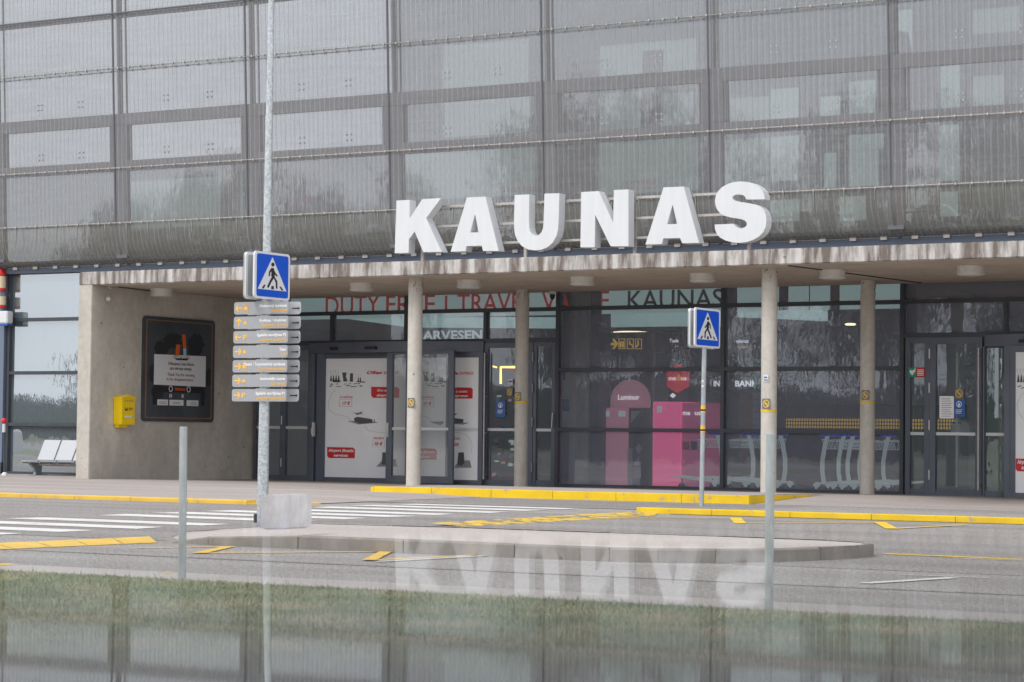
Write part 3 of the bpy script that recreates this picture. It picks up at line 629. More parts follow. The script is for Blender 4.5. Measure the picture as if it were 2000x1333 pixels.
# -------- side light + swing door on the left of the drum
def leaf(g, x0, x1, z0, z1, fw=.09, Y=YG-.05, d=.07, bottom=.12):
    g.box(x0, x0+fw, Y, Y+d, z0, z1); g.box(x1-fw, x1, Y, Y+d, z0, z1); g.box(x0+fw, x1-fw, Y, Y+d, z1-fw, z1); g.box(x0+fw, x1-fw, Y, Y+d, z0, z0+bottom)
def door(name, x0, x1, z0, z1, Y, hinge=None, pull=None, bar=True, pane_m='clear', fw=.09, m='door_frame'):
    g = MB(); leaf(g, x0, x1, z0, z1, fw, Y); d = g.build(name, M[m], bld, bevel=.004)
    g = MB(); g.add([(x0+fw, Y+.03, z0+.1), (x1-fw, Y+.03, z0+.1), (x1-fw, Y+.03, z1-fw), (x0+fw, Y+.03, z1-fw)], [(0, 1, 2, 3)]); g.build('door_glass', M[pane_m], d)
    if bar: g = MB(); g.box(x0+fw, x1-fw, Y+.005, Y+.025, .985, 1.035); g.build('safety_strip', M['plate_light'], d)
    if hinge is not None:
        for hz_ in (.35, 1.15, 1.75, 2.3):
            g = MB(); g.tube([(hinge, Y-.012, hz_-.08), (hinge, Y-.012, hz_+.08)], .014, 8); g.build('hinge', M['steel'], d)
    if pull is not None:
        g = MB(); g.tube([(pull, Y-.09, .12), (pull, Y-.09, z1-.18)], .016, 10)
        for z in (.2, .95, 1.6, z1-.3): g.tube([(pull, Y-.09, z), (pull, Y+.01, z)], .009, 6)
        g.build('pull_bar', M['rail'], d)
    return d
d0 = door('side_light', -26.95, -26.3, 0.0, 2.56, YG-.04, fw=.05)
dl = door('swing_door', -26.3, -25.62, 0.0, 2.56, YG-.05, hinge=-26.3)
# -------- drum (automatic curved door)
def on_arc(t, x0, x1, y0, sag):
    x = x0+(x1-x0)*t; return Vector((x, y0-sag*(1-(2*t-1)**2), 0))
def drum(x0, x1, name_cut=None):
    Y0 = YG-.1; sag = .42; g = MB(); n_ = 28
    pts = [on_arc(k/n_, x0, x1, Y0, sag) for k in range(n_+1)]
    poly = pts + [Vector((x1, YG+.1, 0)), Vector((x0, YG+.1, 0))]
    g.prism([p+Vector((0, 0, 2.4)) for p in poly], (0, 0, .19)); h = g.build('door_header', M['door_frame'], bld)
    g = MB(); g.prism([p+Vector((0, 0, .001)) for p in poly], (0, 0, .02)); g.build('threshold', M['dark_frame'], bld)
    # sensor boxes
    for t, w_ in ((.2, .16), (.44, .24)):
        p = on_arc(t, x0, x1, Y0, sag); g = MB(); g.box(p.x-w_/2, p.x+w_/2, p.y-.05, p.y+.02, 2.45, 2.5); g.build('sensor', M['black'], h)
    return on_arc, Y0, sag
DX0, DX1 = onY(604, 680, YG-.1).x, onY(944, 680, YG-.1).x
drum(DX0, DX1)
# posts of the drum
g = MB()
for px0, px1, Y in ((606, 612, YG-.2), (616, 632, YG-.16)):
    a = onY(px0, 900, Y); b = onY(px1, 900, Y); g.box(a.x, b.x, Y, Y+.08, .0, 2.4)
g.build_each('door_post', M['door_frame'], bld)
# fixed poster panel, left
def poster_panel(x0, x1, Y, fl=.06, fr=.03, name='poster_door'):
    g = MB(); g.box(x0-fl, x0, Y-.02, Y+.05, .02, 2.4); g.box(x1, x1+fr, Y-.02, Y+.05, .02, 2.4); g.box(x0, x1, Y-.02, Y+.05, .02, .1); g.box(x0, x1, Y-.02, Y+.05, 2.3, 2.4)
    f = g.build(name, M['door_frame'], bld)
    g = MB(); g.box(x0, x1, Y, Y+.02, .1, 2.3); p = g.build('poster', M['poster'], f); return f, p
YP = YG-.12
xa, xb = onY(631, 800, YP).x, onY(872, 800, YP).x
f1, p1 = poster_panel(xa, xb, YP)
def zpx(px, py, Y=YP-.004): return onY(px, py, Y)
def print_posters(P0, dx, par, Y, which=('l', 'r'), thin=False):
    """everything printed on the shuttle poster; dx shifts it along the wall (metres) to paint its reflection"""
    def Q(px, py): v = onY(px, py, Y); v.x += dx; return v
    red = MB(); drk = MB(); mid = MB(); ln = MB(); whi = MB(); rtx = MB()
    def rp(mb, a, b, c, d, t=0): 
        p = Q(a, b); q = Q(c, d); mb.box(p.x, q.x, Y-.002-t, Y, q.z, p.z)
    def tx(s, x0, y0, x1, h, mb, bold=.012, shear=.18, off=.004):
        A = Q(x0, y0); B = Q(x1, y0); B.z = A.z; T = Q(x0, y0-h); text(s, A, B, T.z-A.z, None, None, bold=bold, shear=shear, mb=mb, off=off)
    # masts / towers group
    for k, x in enumerate((646, 651, 656, 661)):
        ln.tube([Q(x-1, 723), Q(x+2, 739)], .004, 4); drk.prism([Q(x, 734), Q(x+1.5, 734), Q(x+2.5, 745), Q(x-1.5, 745)], (0, -.002, 0))
    drk.prism([Q(649, 742), Q(666, 744), Q(664, 747), Q(650, 747)], (0, -.002, 0))
    drk.prism([Q(668.5, 728), Q(677, 728), Q(675.5, 736), Q(679, 745), Q(671, 746)], (0, -.002, 0))
    drk.prism([Q(684, 729.5), Q(689.5, 729.5), Q(689.5, 746), Q(683, 746)], (0, -.002, 0))
    drk.prism([Q(696, 745), Q(713, 746), Q(713, 748), Q(697, 747)], (0, -.002, 0))
    for x in (700, 704): drk.prism([Q(x-.7, 738), Q(x+.7, 738), Q(x+1.4, 746), Q(x-1.4, 746)], (0, -.002, 0)); ln.tube([Q(x-1, 732), Q(x, 738)], .003, 4)
    rr = random.Random(5)
    for k in range(20):
        x, y = rr.uniform(643, 704), rr.uniform(749, 756); (drk if k % 2 else mid).prism([Q(x, y), Q(x+5, y-1.2), Q(x+6, y), Q(x+1, y+1)], (0, -.002, 0))
    if dx == 0: tx('Ollex', 717, 731, 748, 6, rtx, .035, .25); tx('EXPRESS', 750, 731, 779, 5.2, rtx, .01, .2)
    if dx == 0: red.prism([Q(725, 756), Q(776, 756.5), Q(780, 760), Q(779.5, 778), Q(729, 777.5), Q(725, 773)], (0, -.002, 0))
    if dx == 0: tx('Oro uosto', 737, 765, 767, 4.6, whi, .03, .15, .006); tx('ekspresas', 736, 774.5, 768, 4.6, whi, .03, .15, .006)
    tx('KLAIPĖDA', 664, 778, 689, 4, rtx, .004, .12); tx('17 €', 669, 791, 684, 6, rtx, .03, .15)
    for a in ((663, 780, 687.5, 780.8), (663, 794, 687.5, 794.8), (663, 780, 663.6, 794.8), (687, 780, 687.6, 794.8)): rp(ln, *a)
    # route line
    wide = dx == 0
    pts = [(655, 763), (648, 769), (643, 780), (641, 792), (645, 803), (655, 810), (668, 812), (680, 815), (685, 822)]
    ln.tube([Q(*p) for p in pts], .004, 4)
    if wide: pts = [(713, 832), (717, 840), (728, 844), (740, 844.5), (752, 846)]; ln.tube([Q(*p) for p in pts], .004, 4)
    mid.prism([Q(679, 823), Q(700, 829.5), Q(739 if wide else 706, 826), Q(720 if wide else 706, 822)], (0, -.002, 0))
    if wide: drk.prism([Q(692, 817), Q(698, 814.5), Q(726, 819), Q(728, 821), Q(727, 826), Q(703, 828), Q(692, 823)], (0, -.003, 0))
    if wide: drk.prism([Q(692, 808), Q(700, 806.5), Q(708, 804.5), Q(706, 808.5), Q(698, 811)], (0, -.003, 0)); ln.tube([Q(687, 805), Q(713, 811)], .005, 4)
    if wide: drk.prism([Q(730.4, 819), Q(731.6, 819), Q(732, 826), Q(730, 826)], (0, -.003, 0))
    if wide: tx('VILNIUS', 729, 858, 750, 4, rtx, .004, .12); tx('10 €', 732, 870, 747.5, 6, rtx, .03, .15)
    for a in () if not wide else ((728, 859.5, 751, 860.2), (728, 873, 751, 873.7), (728, 859.5, 728.6, 873.7), (750.4, 859.5, 751, 873.7)): rp(ln, *a)
    if wide: drk.prism([Q(747, 884), Q(758, 884), Q(760, 908), Q(745.5, 908)], (0, -.003, 0)); mid.prism([Q(735, 912), Q(748, 898), Q(773, 897), Q(776, 912)], (0, -.0015, 0))
    if True:
        red.prism([Q(639, 873.5), Q(689, 874.5), Q(693.5, 878), Q(693, 895.5), Q(643, 895), Q(639, 891)], (0, -.002, 0))
        tx('Airport Shuttle', 641.5, 882.5, 691, 5.3, whi, .03, .15, .006); tx('services', 652, 892, 680, 5.3, whi, .03, .15, .006)
    for mb, m, nm in ((red, 'red', 'red_badge'), (drk, 'poster_grey', 'print_dark'), (mid, 'poster_mid', 'print_grey'), (ln, 'poster_line', 'print_line'), (whi, 'txt_white', 'lettering'), (rtx, 'redtxt', 'lettering')):
        if mb.v: (mb.build_each if nm == 'red_badge' or (nm == 'print_dark' and dx) else mb.build)(nm, M[m], par)
# sub-parts hang under the poster's door so depth stays at three levels
print_posters(None, 0, f1, YP-.001); print_posters(None, onY(820, 800, YP).x-onY(662, 800, YP).x, f1, YP-.001)  # second, shifted print paints in a reflection of the poster
# middle sliding glass leaf with its strong left stile (stands proud on the curve)
YS = YG-.42
sx0, sx1 = onY(753, 900, YS).x, onY(884, 900, YS).x
g = MB(); g.box(sx0, sx0+.13, YS, YS+.06, .03, 2.42); g.box(sx1-.1, sx1, YS, YS+.06, .03, 2.42); g.box(sx0+.13, sx1-.1, YS, YS+.06, .03, .16); g.box(sx0+.13, sx1-.1, YS, YS+.06, 2.36, 2.42)
xm0, xm1 = onY(791, 850, YS).x, onY(803, 850, YS).x; g.box(xm0, xm1, YS, YS+.06, .16, 2.36)
sl = g.build('sliding_door', M['door_frame'], bld, bevel=.003)
M['hazyglass'] = glass('painted_haze_glass', (.95, .97, .97), .08, .0015, film=(.9, .93, .95), filmf=.16)  # pale film paints milky light over this leaf
g = MB(); g.add([(sx0+.13, YS+.03, .16), (sx1-.1, YS+.03, .16), (sx1-.1, YS+.03, 2.36), (sx0+.13, YS+.03, 2.36)], [(0, 1, 2, 3)]); g.build('door_glass', M['hazyglass'], sl)
g = MB(); g.box(sx0+.13, sx1-.1, YS+.0, YS+.02, .985, 1.035); g.build('safety_strip', M['plate_light'], sl)
for px, py in ((756, 840),):
    c = onY(px, py, YS-.01); g = MB(); g.box(c.x-.03, c.x+.03, YS-.02, YS, c.z-.13, c.z+.13); g.tube([(c.x, YS-.03, c.z-.14), (c.x, YS-.03, c.z-.02)], .018, 8); g.build('lock', M['offwhite'], sl)
c = onY(612, 838, YG-.22); g = MB(); g.box(c.x-.02, c.x+.03, YG-.24, YG-.2, c.z-.14, c.z+.12); g.tube([(c.x, YG-.26, c.z-.1), (c.x, YG-.26, c.z+.02)], .02, 8); g.build('door_lock', M['offwhite'], bld)
# right fixed poster panel
YQ = YG-.13; xa, xb = onY(887, 800, YQ).x, onY(935, 800, YQ).x
f2, p2 = poster_panel(xa, xb, YQ, .03, .09)
def right_poster(par, Y):
    red = MB(); drk = MB(); mid = MB(); ln = MB(); whi = MB(); rtx = MB(); Q = lambda a, b: onY(a, b, Y)
    def tx(s, x0, y0, x1, h, mb, bold=.012, shear=.18, off=.004):
        A = Q(x0, y0); B = Q(x1, y0); B.z = A.z; T = Q(x0, y0-h); text(s, A, B, T.z-A.z, None, None, bold=bold, shear=shear, mb=mb, off=off)
    tx('Ollex', 870, 732, 896, 5.6, rtx, .035, .25) if False else None
    tx('llex', 887.5, 732, 896, 5.6, rtx, .035, .25); tx('EXPRESS', 898, 732, 925, 5.2, rtx, .01, .2)
    red.prism([Q(887.5, 757), Q(920, 757.5), Q(923.5, 761), Q(923, 779), Q(887.5, 779)], (0, -.002, 0))
    tx('o uosto', 891, 767, 913, 4.6, whi, .03, .15, .006); tx('spresas', 889, 775.5, 914, 4.6, whi, .03, .15, .006)
    drk.prism([Q(887.5, 817), Q(905, 819), Q(879+0, 820) if False else Q(879+26, 826), Q(887.5, 828)], (0, -.002, 0)); mid.prism([Q(887.5, 826), Q(887.5, 829), Q(905, 830), Q(916, 826)], (0, -.0015, 0))
    drk.prism([Q(887.5, 808), Q(893, 808), Q(888, 812)], (0, -.002, 0))
    ln.tube([Q(*p) for p in ((888, 845), (900, 846), (912, 850), (919, 860), (922, 872), (921, 885))], .004, 4)
    tx('VILNIUS', 888, 859, 898.5, 4, rtx, .004, .12); tx('10 €', 888, 871.5, 896, 6, rtx, .03, .15)
    drk.prism([Q(895.5, 884), Q(906, 884), Q(907, 905), Q(901, 910), Q(893, 908)], (0, -.003, 0)); mid.prism([Q(887.5, 914), Q(890, 908), Q(908, 899.5), Q(918, 900), Q(921, 914)], (0, -.0015, 0))
    for mb, m, nm in ((red, 'red', 'red_badge'), (drk, 'poster_grey', 'print_dark'), (mid, 'poster_mid', 'print_grey'), (ln, 'poster_line', 'print_line'), (whi, 'txt_white', 'lettering'), (rtx, 'redtxt', 'lettering')):
        if mb.v: (mb.build_each if nm in ('red_badge', 'print_dark', 'print_grey') else mb.build)(nm, M[m], par)
# the right panel repeats the poster: draw the whole logo on it, clipped by its own edges
right_poster(f2, YQ-.001)
g = MB(); g.box(xa, xb, YQ-.03, YQ-.015, .985, 1.035); g.build('safety_strip', M['plate_light'], f2)
# -------- swing door + side light, centre
a, b, c_ = onY(948, 800, YG).x, onY(1044, 800, YG).x, onY(1087, 800, YG).x
dc = door('swing_door', a, b, 0, 2.56, YG-.07, hinge=b, pull=a+.07); ds = door('side_light', b, c_-.0, 0, 2.56, YG-.06, fw=.07)
def ysticker(px0, py0, px1, py1, Y, m, par, name):
    a = onY(px0, py0, Y); b = onY(px1, py1, Y); g = MB(); g.box(a.x, b.x, Y-.003, Y, b.z, a.z); return g.build(name, M[m], par)
YD = YG-.075
sb = ysticker(969, 783, 987, 815, YD, 'stickerblue', dc, 'blue_sticker')
def hand_icon(px, py, s, Y, par):
    g = MB(); Q = lambda a, b: onY(px+a*s, py+b*s, Y)
    ring = []
    for r_ in (5, 3.8): ring.append([(r_*math.cos(t), 1.2*r_*math.sin(t)) for t in [2*math.pi*k/18 for k in range(18)]])
    g2 = shape_mesh(ring, lambda a, b: Q(a, b), .002, (0, 1, 0)); g.add(g2.v, g2.f)
    g.prism([Q(-2, 0), Q(0, -3), Q(2, 0), Q(1, 5), Q(-1, 5)], (0, -.002, 0))
    for k in range(3): g.prism([Q(-6, 10+3*k), Q(6-k, 10+3*k), Q(6-k, 11.2+3*k), Q(-6, 11.2+3*k)], (0, -.002, 0))
    g.build('print', M['txt_white'], par)
hand_icon(977, 792, .9, YD-.004, dc)
ws = ysticker(993, 741, 1001.5, 752, YD, 'sign_white', dc, 'white_sticker'); ysticker(994, 744, 1000.5, 747, YD-.004, 'stickerblue', dc, 'print')
sticker_ns(995.5, 766, YD, dc, .13)
g = MB(); g.tube([onY(1079, 807, YG-.1), onY(1077, 836, YG-.1)], .012, 8); g.build('handle', M['steel'], ds)
# -------- right group: side light, door, drum
a, b, c_ = onY(1768, 800, YG).x, onY(1818, 800, YG).x, onY(1921, 800, YG).x
dr0 = door('side_light', a+.02, b, 0, 2.56, YG-.06, hinge=b, fw=.09); dr = door('swing_door', b, c_, 0, 2.56, YG-.07, pull=c_-.03, fw=.11)
s1 = ysticker(1775, 718.5, 1789.5, 737, YG-.07, 'green', dr0, 'defibrillator_sticker')
def heart(px, py, s, Y, m, par):
    pts = [(0, 6), (-5, 0), (-5.5, -3), (-3.5, -5.5), (-1.2, -5), (0, -3), (1.2, -5), (3.5, -5.5), (5.5, -3), (5, 0)]
    g = shape_mesh([[(a*s, b*s) for a, b in pts]], lambda a, b: onY(px+a, py+b, Y), .002, (0, 1, 0)); g.build('heart_symbol', m, par)
heart(1781.5, 728, .95, YG-.075, M['txt_white'], dr0); ysticker(1786, 720, 1788, 726, YG-.0745, 'txt_white', dr0, 'cross_symbol')
s2 = ysticker(1789.7, 718.5, 1806, 737, YG-.07, 'red', dr0, 'red_sticker')
g = MB()
for k in range(4): yplate(1791.5, 722+k*3.4, 1804, 723.8+k*3.4, YG-.076, .002, g)
g.build('print', M['txt_white'], dr0)
sheet = ysticker(1835, 774, 1863, 818, YG-.075, 'poster', dr, 'paper_notice')
g = MB()
for k in range(9): yplate(1839, 779+k*4.2, 1856+(k*7 % 5), 780.2+k*4.2, YG-.079, .002, g)
g.build('print', M['poster_mid'], dr)
ysticker(1863.5, 780, 1885, 815, YG-.075, 'stickerblue', dr, 'blue_sticker'); hand_icon(1873, 790, 1.05, YG-.08, dr); sticker_ns(1873.5, 769, YG-.075, dr, .15)
g = MB(); yplate(1883, 720, 1883.8, 721, YG-.08, .002, g)
ytext('LAUKIMO VIETA', 1884, 716, 1917, 716.5, 7, YG-.02, M['poster_grey'], dr, bold=.01); ytext('WAITING AREA', 1884, 740, 1917, 740.5, 7, YG-.02, M['poster_grey'], dr, bold=.01)
g = MB(); yplate(1880, 722, 1917, 723.2, YG-.024, .002, g); g.build('print', M['poster_grey'], dr)
g = MB(); yplate(1867, 690, 1870, 952, YG+.06, .02, g); g.build('meeting_stile', M['plate_light'], dr)
DX2 = onY(1923, 680, YG-.1).x; drum(DX2, DX2+3.7)
# curved glass segment of the right drum (seen edge-on)
g = MB(); n_ = 8; P_ = [Vector((DX2+.03+.55*math.sin(k/n_*1.1), YG-.12-.33*(1-math.cos(k/n_*1.3)), 0)) for k in range(n_+1)]
for k in range(n_): g.add([P_[k]+Vector((0, 0, .1)), P_[k+1]+Vector((0, 0, .1)), P_[k+1]+Vector((0, 0, 2.38)), P_[k]+Vector((0, 0, 2.38))], [(0, 1, 2, 3)])
M['tealglass'] = glass('green_edge_glass', (.55, .68, .64), .2, .01, film=(.2, .3, .28), filmf=.35)
cg = g.build('curved_glass', M['tealglass'], bld, smooth=True)
g = MB()
for k in range(n_): g.prism([P_[k]+Vector((0, -.03, .0)), P_[k+1]+Vector((0, -.03, 0)), P_[k+1]+Vector((0, .03, 0)), P_[k]+Vector((0, .03, 0))], (0, 0, .11))
g.tube([P_[0]+Vector((-.02, -.02, 0)), P_[0]+Vector((-.02, -.02, 2.4))], .025, 6); g.box(P_[-1].x-.02, P_[-1].x+.09, P_[-1].y-.05, P_[-1].y+.06, 0, 2.4); g.build('curved_glass_frame', M['door_frame'], cg)
g = MB()
for k in range(n_): g.prism([P_[k]+Vector((0, -.012, .985)), P_[k+1]+Vector((0, -.012, .985)), P_[k+1]+Vector((0, 0, .985)), P_[k]+Vector((0, 0, .985))], (0, 0, .05))
g.build('safety_strip', M['plate_light'], cg)
YR = YG-.4; xa = onY(1973, 800, YR).x; f3, p3 = poster_panel(xa, xa+1.9, YR, .09, .06)
red = MB(); Q = lambda x, y: onY(x, y, YR-.002)
red.prism([Q(1984, 896), Q(2030, 897), Q(2034, 900), Q(2034, 922), Q(1988, 921), Q(1984, 917)], (0, -.002, 0)); red.build('red_badge', M['red'], f3)
whi = MB(); A = Q(1987, 906); B = Q(2031, 906); B.z = A.z; text('Airport Shuttle', A, B, .06, None, None, bold=.03, shear=.15, mb=whi, off=.006); A = Q(1995, 917); B = Q(2024, 917); B.z = A.z; text('services', A, B, .06, None, None, bold=.03, shear=.15, mb=whi, off=.006)
whi.build('lettering', M['txt_white'], f3)
drk = MB(); ln = MB()
for k, x in enumerate((1988, 1994, 2000, 2006)): drk.prism([Q(x, 733), Q(x+2, 733), Q(x+3.4, 747), Q(x-1.8, 747)], (0, -.002, 0)); ln.tube([Q(x-2, 720), Q(x+2, 736)], .004, 4)
ln.tube([Q(*p) for p in ((2004, 764), (1993, 774), (1987, 790), (1989, 806), (1998, 818))], .004, 4)
for x, y in ((1987, 755), (1994, 758), (2000, 754)): drk.prism([Q(x, y), Q(x+7, y-1.5), Q(x+8, y), Q(x+1, y+1.5)], (0, -.002, 0))
drk.build_each('print_dark', M['poster_grey'], f3); ln.build('print_line', M['poster_line'], f3)

# ================================================================== UPPER FLOOR
def ys(z): return 35.62-(z-4.97)*.05            # leaning screen plane
def yg(z): return ys(z)+.2                     # leaning glass plane
ZTOP = 12.3
XJ = [-13.93-3.21*k for k in range(10, -6, -1)]
# mesh panels (one per bay), UVs in metres
def mesh_panel(x0, x1, prof, m, name):
    """prof: list of (y,z)"""
    g = MB(); s_ = 0; vs = []; uv = []
    for i, (y, z) in enumerate(prof):
        if i: s_ += math.hypot(prof[i][0]-prof[i-1][0], prof[i][1]-prof[i-1][1])
        vs += [(x0, y, z), (x1, y, z)]; uv.append(s_)
    fs = [(2*i, 2*i+1, 2*i+3, 2*i+2) for i in range(len(prof)-1)]
    g.add(vs, fs); o = g.build(name, m, bld, smooth=len(prof) > 3, smooth_ang=80); me = o.data; ul = me.uv_layers.new(name='UVMap')
    for p in me.polygons:
        for li in p.loop_indices:
            vi = me.loops[li].vertex_index; ul.data[li].uv = (vs[vi][0]+50, uv[vi//2])
    return o
skirt = []
for k in range(13):
    t = k/12*math.pi/2; skirt.append((35.62+.42*(1-math.cos(t))+.03*k/12, 4.97-.78*math.sin(t)))
for x0, x1 in zip(XJ[:-1], XJ[1:]):
    mesh_panel(x0+.012, x1-.012, [(ys(4.97), 4.97), (ys(ZTOP), ZTOP)], M['mesh'], 'mesh_panel')
    mesh_panel(x0+.012, x1-.012, skirt[::-1], M['mesh_skirt'], 'mesh_skirt')
XA, XB = XJ[0], XJ[-1]
# screen rails and joints
def rail(z, r_, m, dy=-.03):
    g = MB(); g.tube([(XA, ys(z)+dy, z), (XB, ys(z)+dy, z)], r_, 6)
    x = XA
    if m != 'grey_frame':
        while x < XB: g.box(x-.012, x+.012, ys(z)+dy-.025, ys(z)+dy+.02, z-.02, z+.02); x += .27
    g.build('screen_rail', M[m], bld)
rail(4.97, .010, 'rail'); rail(6.04, .010, 'rail'); rail(7.98, .011, 'steel'); rail(9.05, .02, 'grey_frame'); rail(10.8, .02, 'rail')
g = MB(); g.tube([(XA, skirt[-1][0]-.02, 4.19), (XB, skirt[-1][0]-.02, 4.19)], .012, 6); g.build('screen_rail', M['rail'], bld)
g = MB()
for x in XJ: g.tube([(x, ys(4.97)-.01, 4.97), (x, ys(ZTOP)-.01, ZTOP)], .02, 6)
g.build_each('screen_joint', M['grey_frame'], bld)
g = MB()
for x in XJ: g.tube([(x, p[0]+.03, p[1]) for p in skirt], .035, 6)
g.build_each('skirt_rib', M['grey_frame'], bld)
# thin hanger rods and bottom clips, one every ~53 cm
g = MB(); gc = MB(); x = XA
k = 0
while x < -6:
    xx = x+.27
    g.tube([(xx, p[0]-.012, p[1]) for p in skirt[:5]], [.011, .009, .007, .004, .002], 5)
    c = skirt[-1]; gc.box(xx-.055, xx+.055, c[0]-.07, c[0]-.0, 4.155, 4.215)
    x += .535; k += 1
g.build_each('hanger_rod', M['steel'], bld)
gc.build_each('screen_clip', M['rail'], bld)
g = MB(); g.box(-27.36, XR, YG-.16, YG-.13, 3.7, 4.195); g.box(XA, -27.365, YG-.16, YG-.085, 4.08, 4.195); g.build_each('blue_flashing', M['blue_strip'], bld)
# upper glazing: frames and panes on the leaning plane
def slant_box(g, x0, x1, z0, z1, d0=-.06, d1=.08):
    vs = [(x, yg(z)+d, z) for z in (z0, z1) for x, d in ((x0, d0), (x1, d0), (x1, d1), (x0, d1))]
    g.add(vs, [(0, 3, 2, 1), (4, 5, 6, 7), (0, 1, 5, 4), (1, 2, 6, 5), (2, 3, 7, 6), (3, 0, 4, 7)])
g = MB()
for x in XJ: slant_box(g, x-.2, x+.2, 6.2, 6.89); slant_box(g, x-.02, x+.03, 7.12, ZTOP); slant_box(g, x-.11, x+.16, 4.3, 6.0)
g.build_each('upper_mullion', M['grey_frame'], bld)
g = MB()
for x0, x1 in zip(XJ[:-1], XJ[1:]):
    slant_box(g, x0+.002, x1-.002, 6.002, 6.198); slant_box(g, x0+.002, x1-.002, 6.892, 7.118, -.07)
    slant_box(g, x0+.035, x1-.035, 9.0, 9.06); slant_box(g, x0+.035, x1-.035, 10.9, 11.0); slant_box(g, x0+.24, x0+.27, 6.2, 6.89, -.02, .07); slant_box(g, x1-.27, x1-.24, 6.2, 6.89, -.02, .07)
g.build_each('upper_transom', M['grey_frame'], bld)
g = MB(); g.box(XA, XR, YG-.1, YG+2.2, 4.2, 4.28); g.build('floor_edge', M['dark_frame'], bld)
def slant_pane(x0, x1, z0, z1, m):
    a = rnd.uniform(-.006, .006); b = rnd.uniform(-.003, .003); g = MB(); g.add([(x0, yg(z0)+a, z0), (x1, yg(z0)-a, z0), (x1, yg(z1)-a+b, z1), (x0, yg(z1)+a+b, z1)], [(0, 1, 2, 3)]); return g.build('upper_window_pane', m, bld)
for x0, x1 in zip(XJ[:-1], XJ[1:]):
    mm = M['glass_up_left'] if x1 < -23.0 else M['glass_up']
    for z0, z1 in ((4.3, 6.05), (6.1, 6.9), (7.0, 9.03), (9.03, ZTOP)): slant_pane(x0, x1, z0, z1, M['glass_up'] if z1 < 6.5 else mm)
# interior of the upper floor: slabs, columns, braces, teal walls
YB = 41.0
g = MB(); g.box(XA, XR, YG+.15, YB+2, 4.28, 4.4); g.box(XA, XR, 35.9, YB+2, ZTOP-.2, ZTOP); g.build_each('upper_floor_slab', M['inwall'], bld)
g = MB(); g.box(XA, XR, YB+1.9, YB+2, 4.4, ZTOP); g.build('upper_back_wall', M['tealroom'], bld)
YI = 36.7
g = MB()
for ox, top, bot_ in ((0, 292, 378), (0, 110, 262), (683, 262, 355), (683, 60, 222), (-560, 330, 415)):
    k_ = .82 if ox < 0 else 1
    g.prism([onY(1052+ox, top, YI), onY(1074+ox, top, YI), onY(1074+ox, bot_, YI), onY(1052+ox, bot_, YI)], (0, .12, 0))
    g.prism([onY(1070+ox, top+2, YI+.2), onY(1086+ox, top+2, YI+.2), onY(1118+ox, bot_, YI+.2), onY(1098+ox, bot_, YI+.2)], (0, .12, 0))
    g.prism([onY(1106+ox, top, YI+.4), onY(1122+ox, top, YI+.4), onY(1122+ox, bot_, YI+.4), onY(1106+ox, bot_, YI+.4)], (0, .12, 0))
g.build_each('steel_brace', M['black'], bld)
g = MB()
for px0, px1 in ((1126, 1154), (1796, 1824), (432, 452), (60, 84)): a = onY(px0, 330, 37.6); b = onY(px1, 330, 37.6); g.box(a.x, b.x, 37.6, 37.9, 4.4, ZTOP-.2)
g.build_each('upper_column', M['column'], bld)
g = MB()
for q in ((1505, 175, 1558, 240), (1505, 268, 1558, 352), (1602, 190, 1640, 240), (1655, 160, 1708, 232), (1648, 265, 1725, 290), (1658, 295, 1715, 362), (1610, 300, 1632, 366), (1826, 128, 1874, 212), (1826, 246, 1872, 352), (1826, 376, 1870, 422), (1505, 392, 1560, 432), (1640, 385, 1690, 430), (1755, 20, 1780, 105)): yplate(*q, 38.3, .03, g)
g.build_each('glowing_partition', M['teal_up'], bld)  # self-glowing plates stand in for light behind the upper glass
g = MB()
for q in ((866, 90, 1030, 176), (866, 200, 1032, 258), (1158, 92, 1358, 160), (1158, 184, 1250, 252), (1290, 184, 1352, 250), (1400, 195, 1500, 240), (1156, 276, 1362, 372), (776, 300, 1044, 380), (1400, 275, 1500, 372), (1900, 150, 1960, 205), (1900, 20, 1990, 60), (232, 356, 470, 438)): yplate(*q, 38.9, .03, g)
g.build_each('glowing_partition', M['teal_dim'], bld)
g = MB()
for q in ((1255, 100, 1290, 240), (1560, 170, 1598, 240), (1642, 160, 1653, 360), (780, 210, 862, 260), (1880, 130, 1895, 420)): yplate(*q, 38.1, .1, g)
g.build_each('dark_pilaster', M['indark'], bld)
# small round glass fixings in pairs
g = MB()
for x0, x1 in zip(XJ[:-1], XJ[1:]):
    for fx in (.35, .68):
        for z in (6.32, 6.42, 7.32, 7.42):
            for d in (-.05, .05): xx = x0+(x1-x0)*fx+d; g.box(xx-.014, xx+.014, yg(z)-.03, yg(z)-.01, z-.014, z+.014)
o = g.build('glass_fixings', M['sign_white'], bld); o['kind'] = 'stuff'
for tx_, px, py, w_, h_ in (('TY FREE', 775, 385, 48, 9), ('DUTY FREE', 985, 374, 62, 9), ('DUTY FREE', 1216, 362, 66, 9), ('TRAVEL VALUE', 1218, 371, 64, 6), ('DUTY', 1462, 350, 36, 9), ('TRAVEL', 1468, 360, 32, 6), ('FREE', 570, 393, 40, 8), ('DUTY', 575, 404, 36, 8)):
    ytext(tx_, px, py, px+w_, py, h_, 36.9, M['shopred'], bld)
# roof and far sides so the building is closed
g = MB(); g.box(XA, XR, 35.0, 52, ZTOP, ZTOP+.3); g.build('roof', M['grey_frame'], bld)
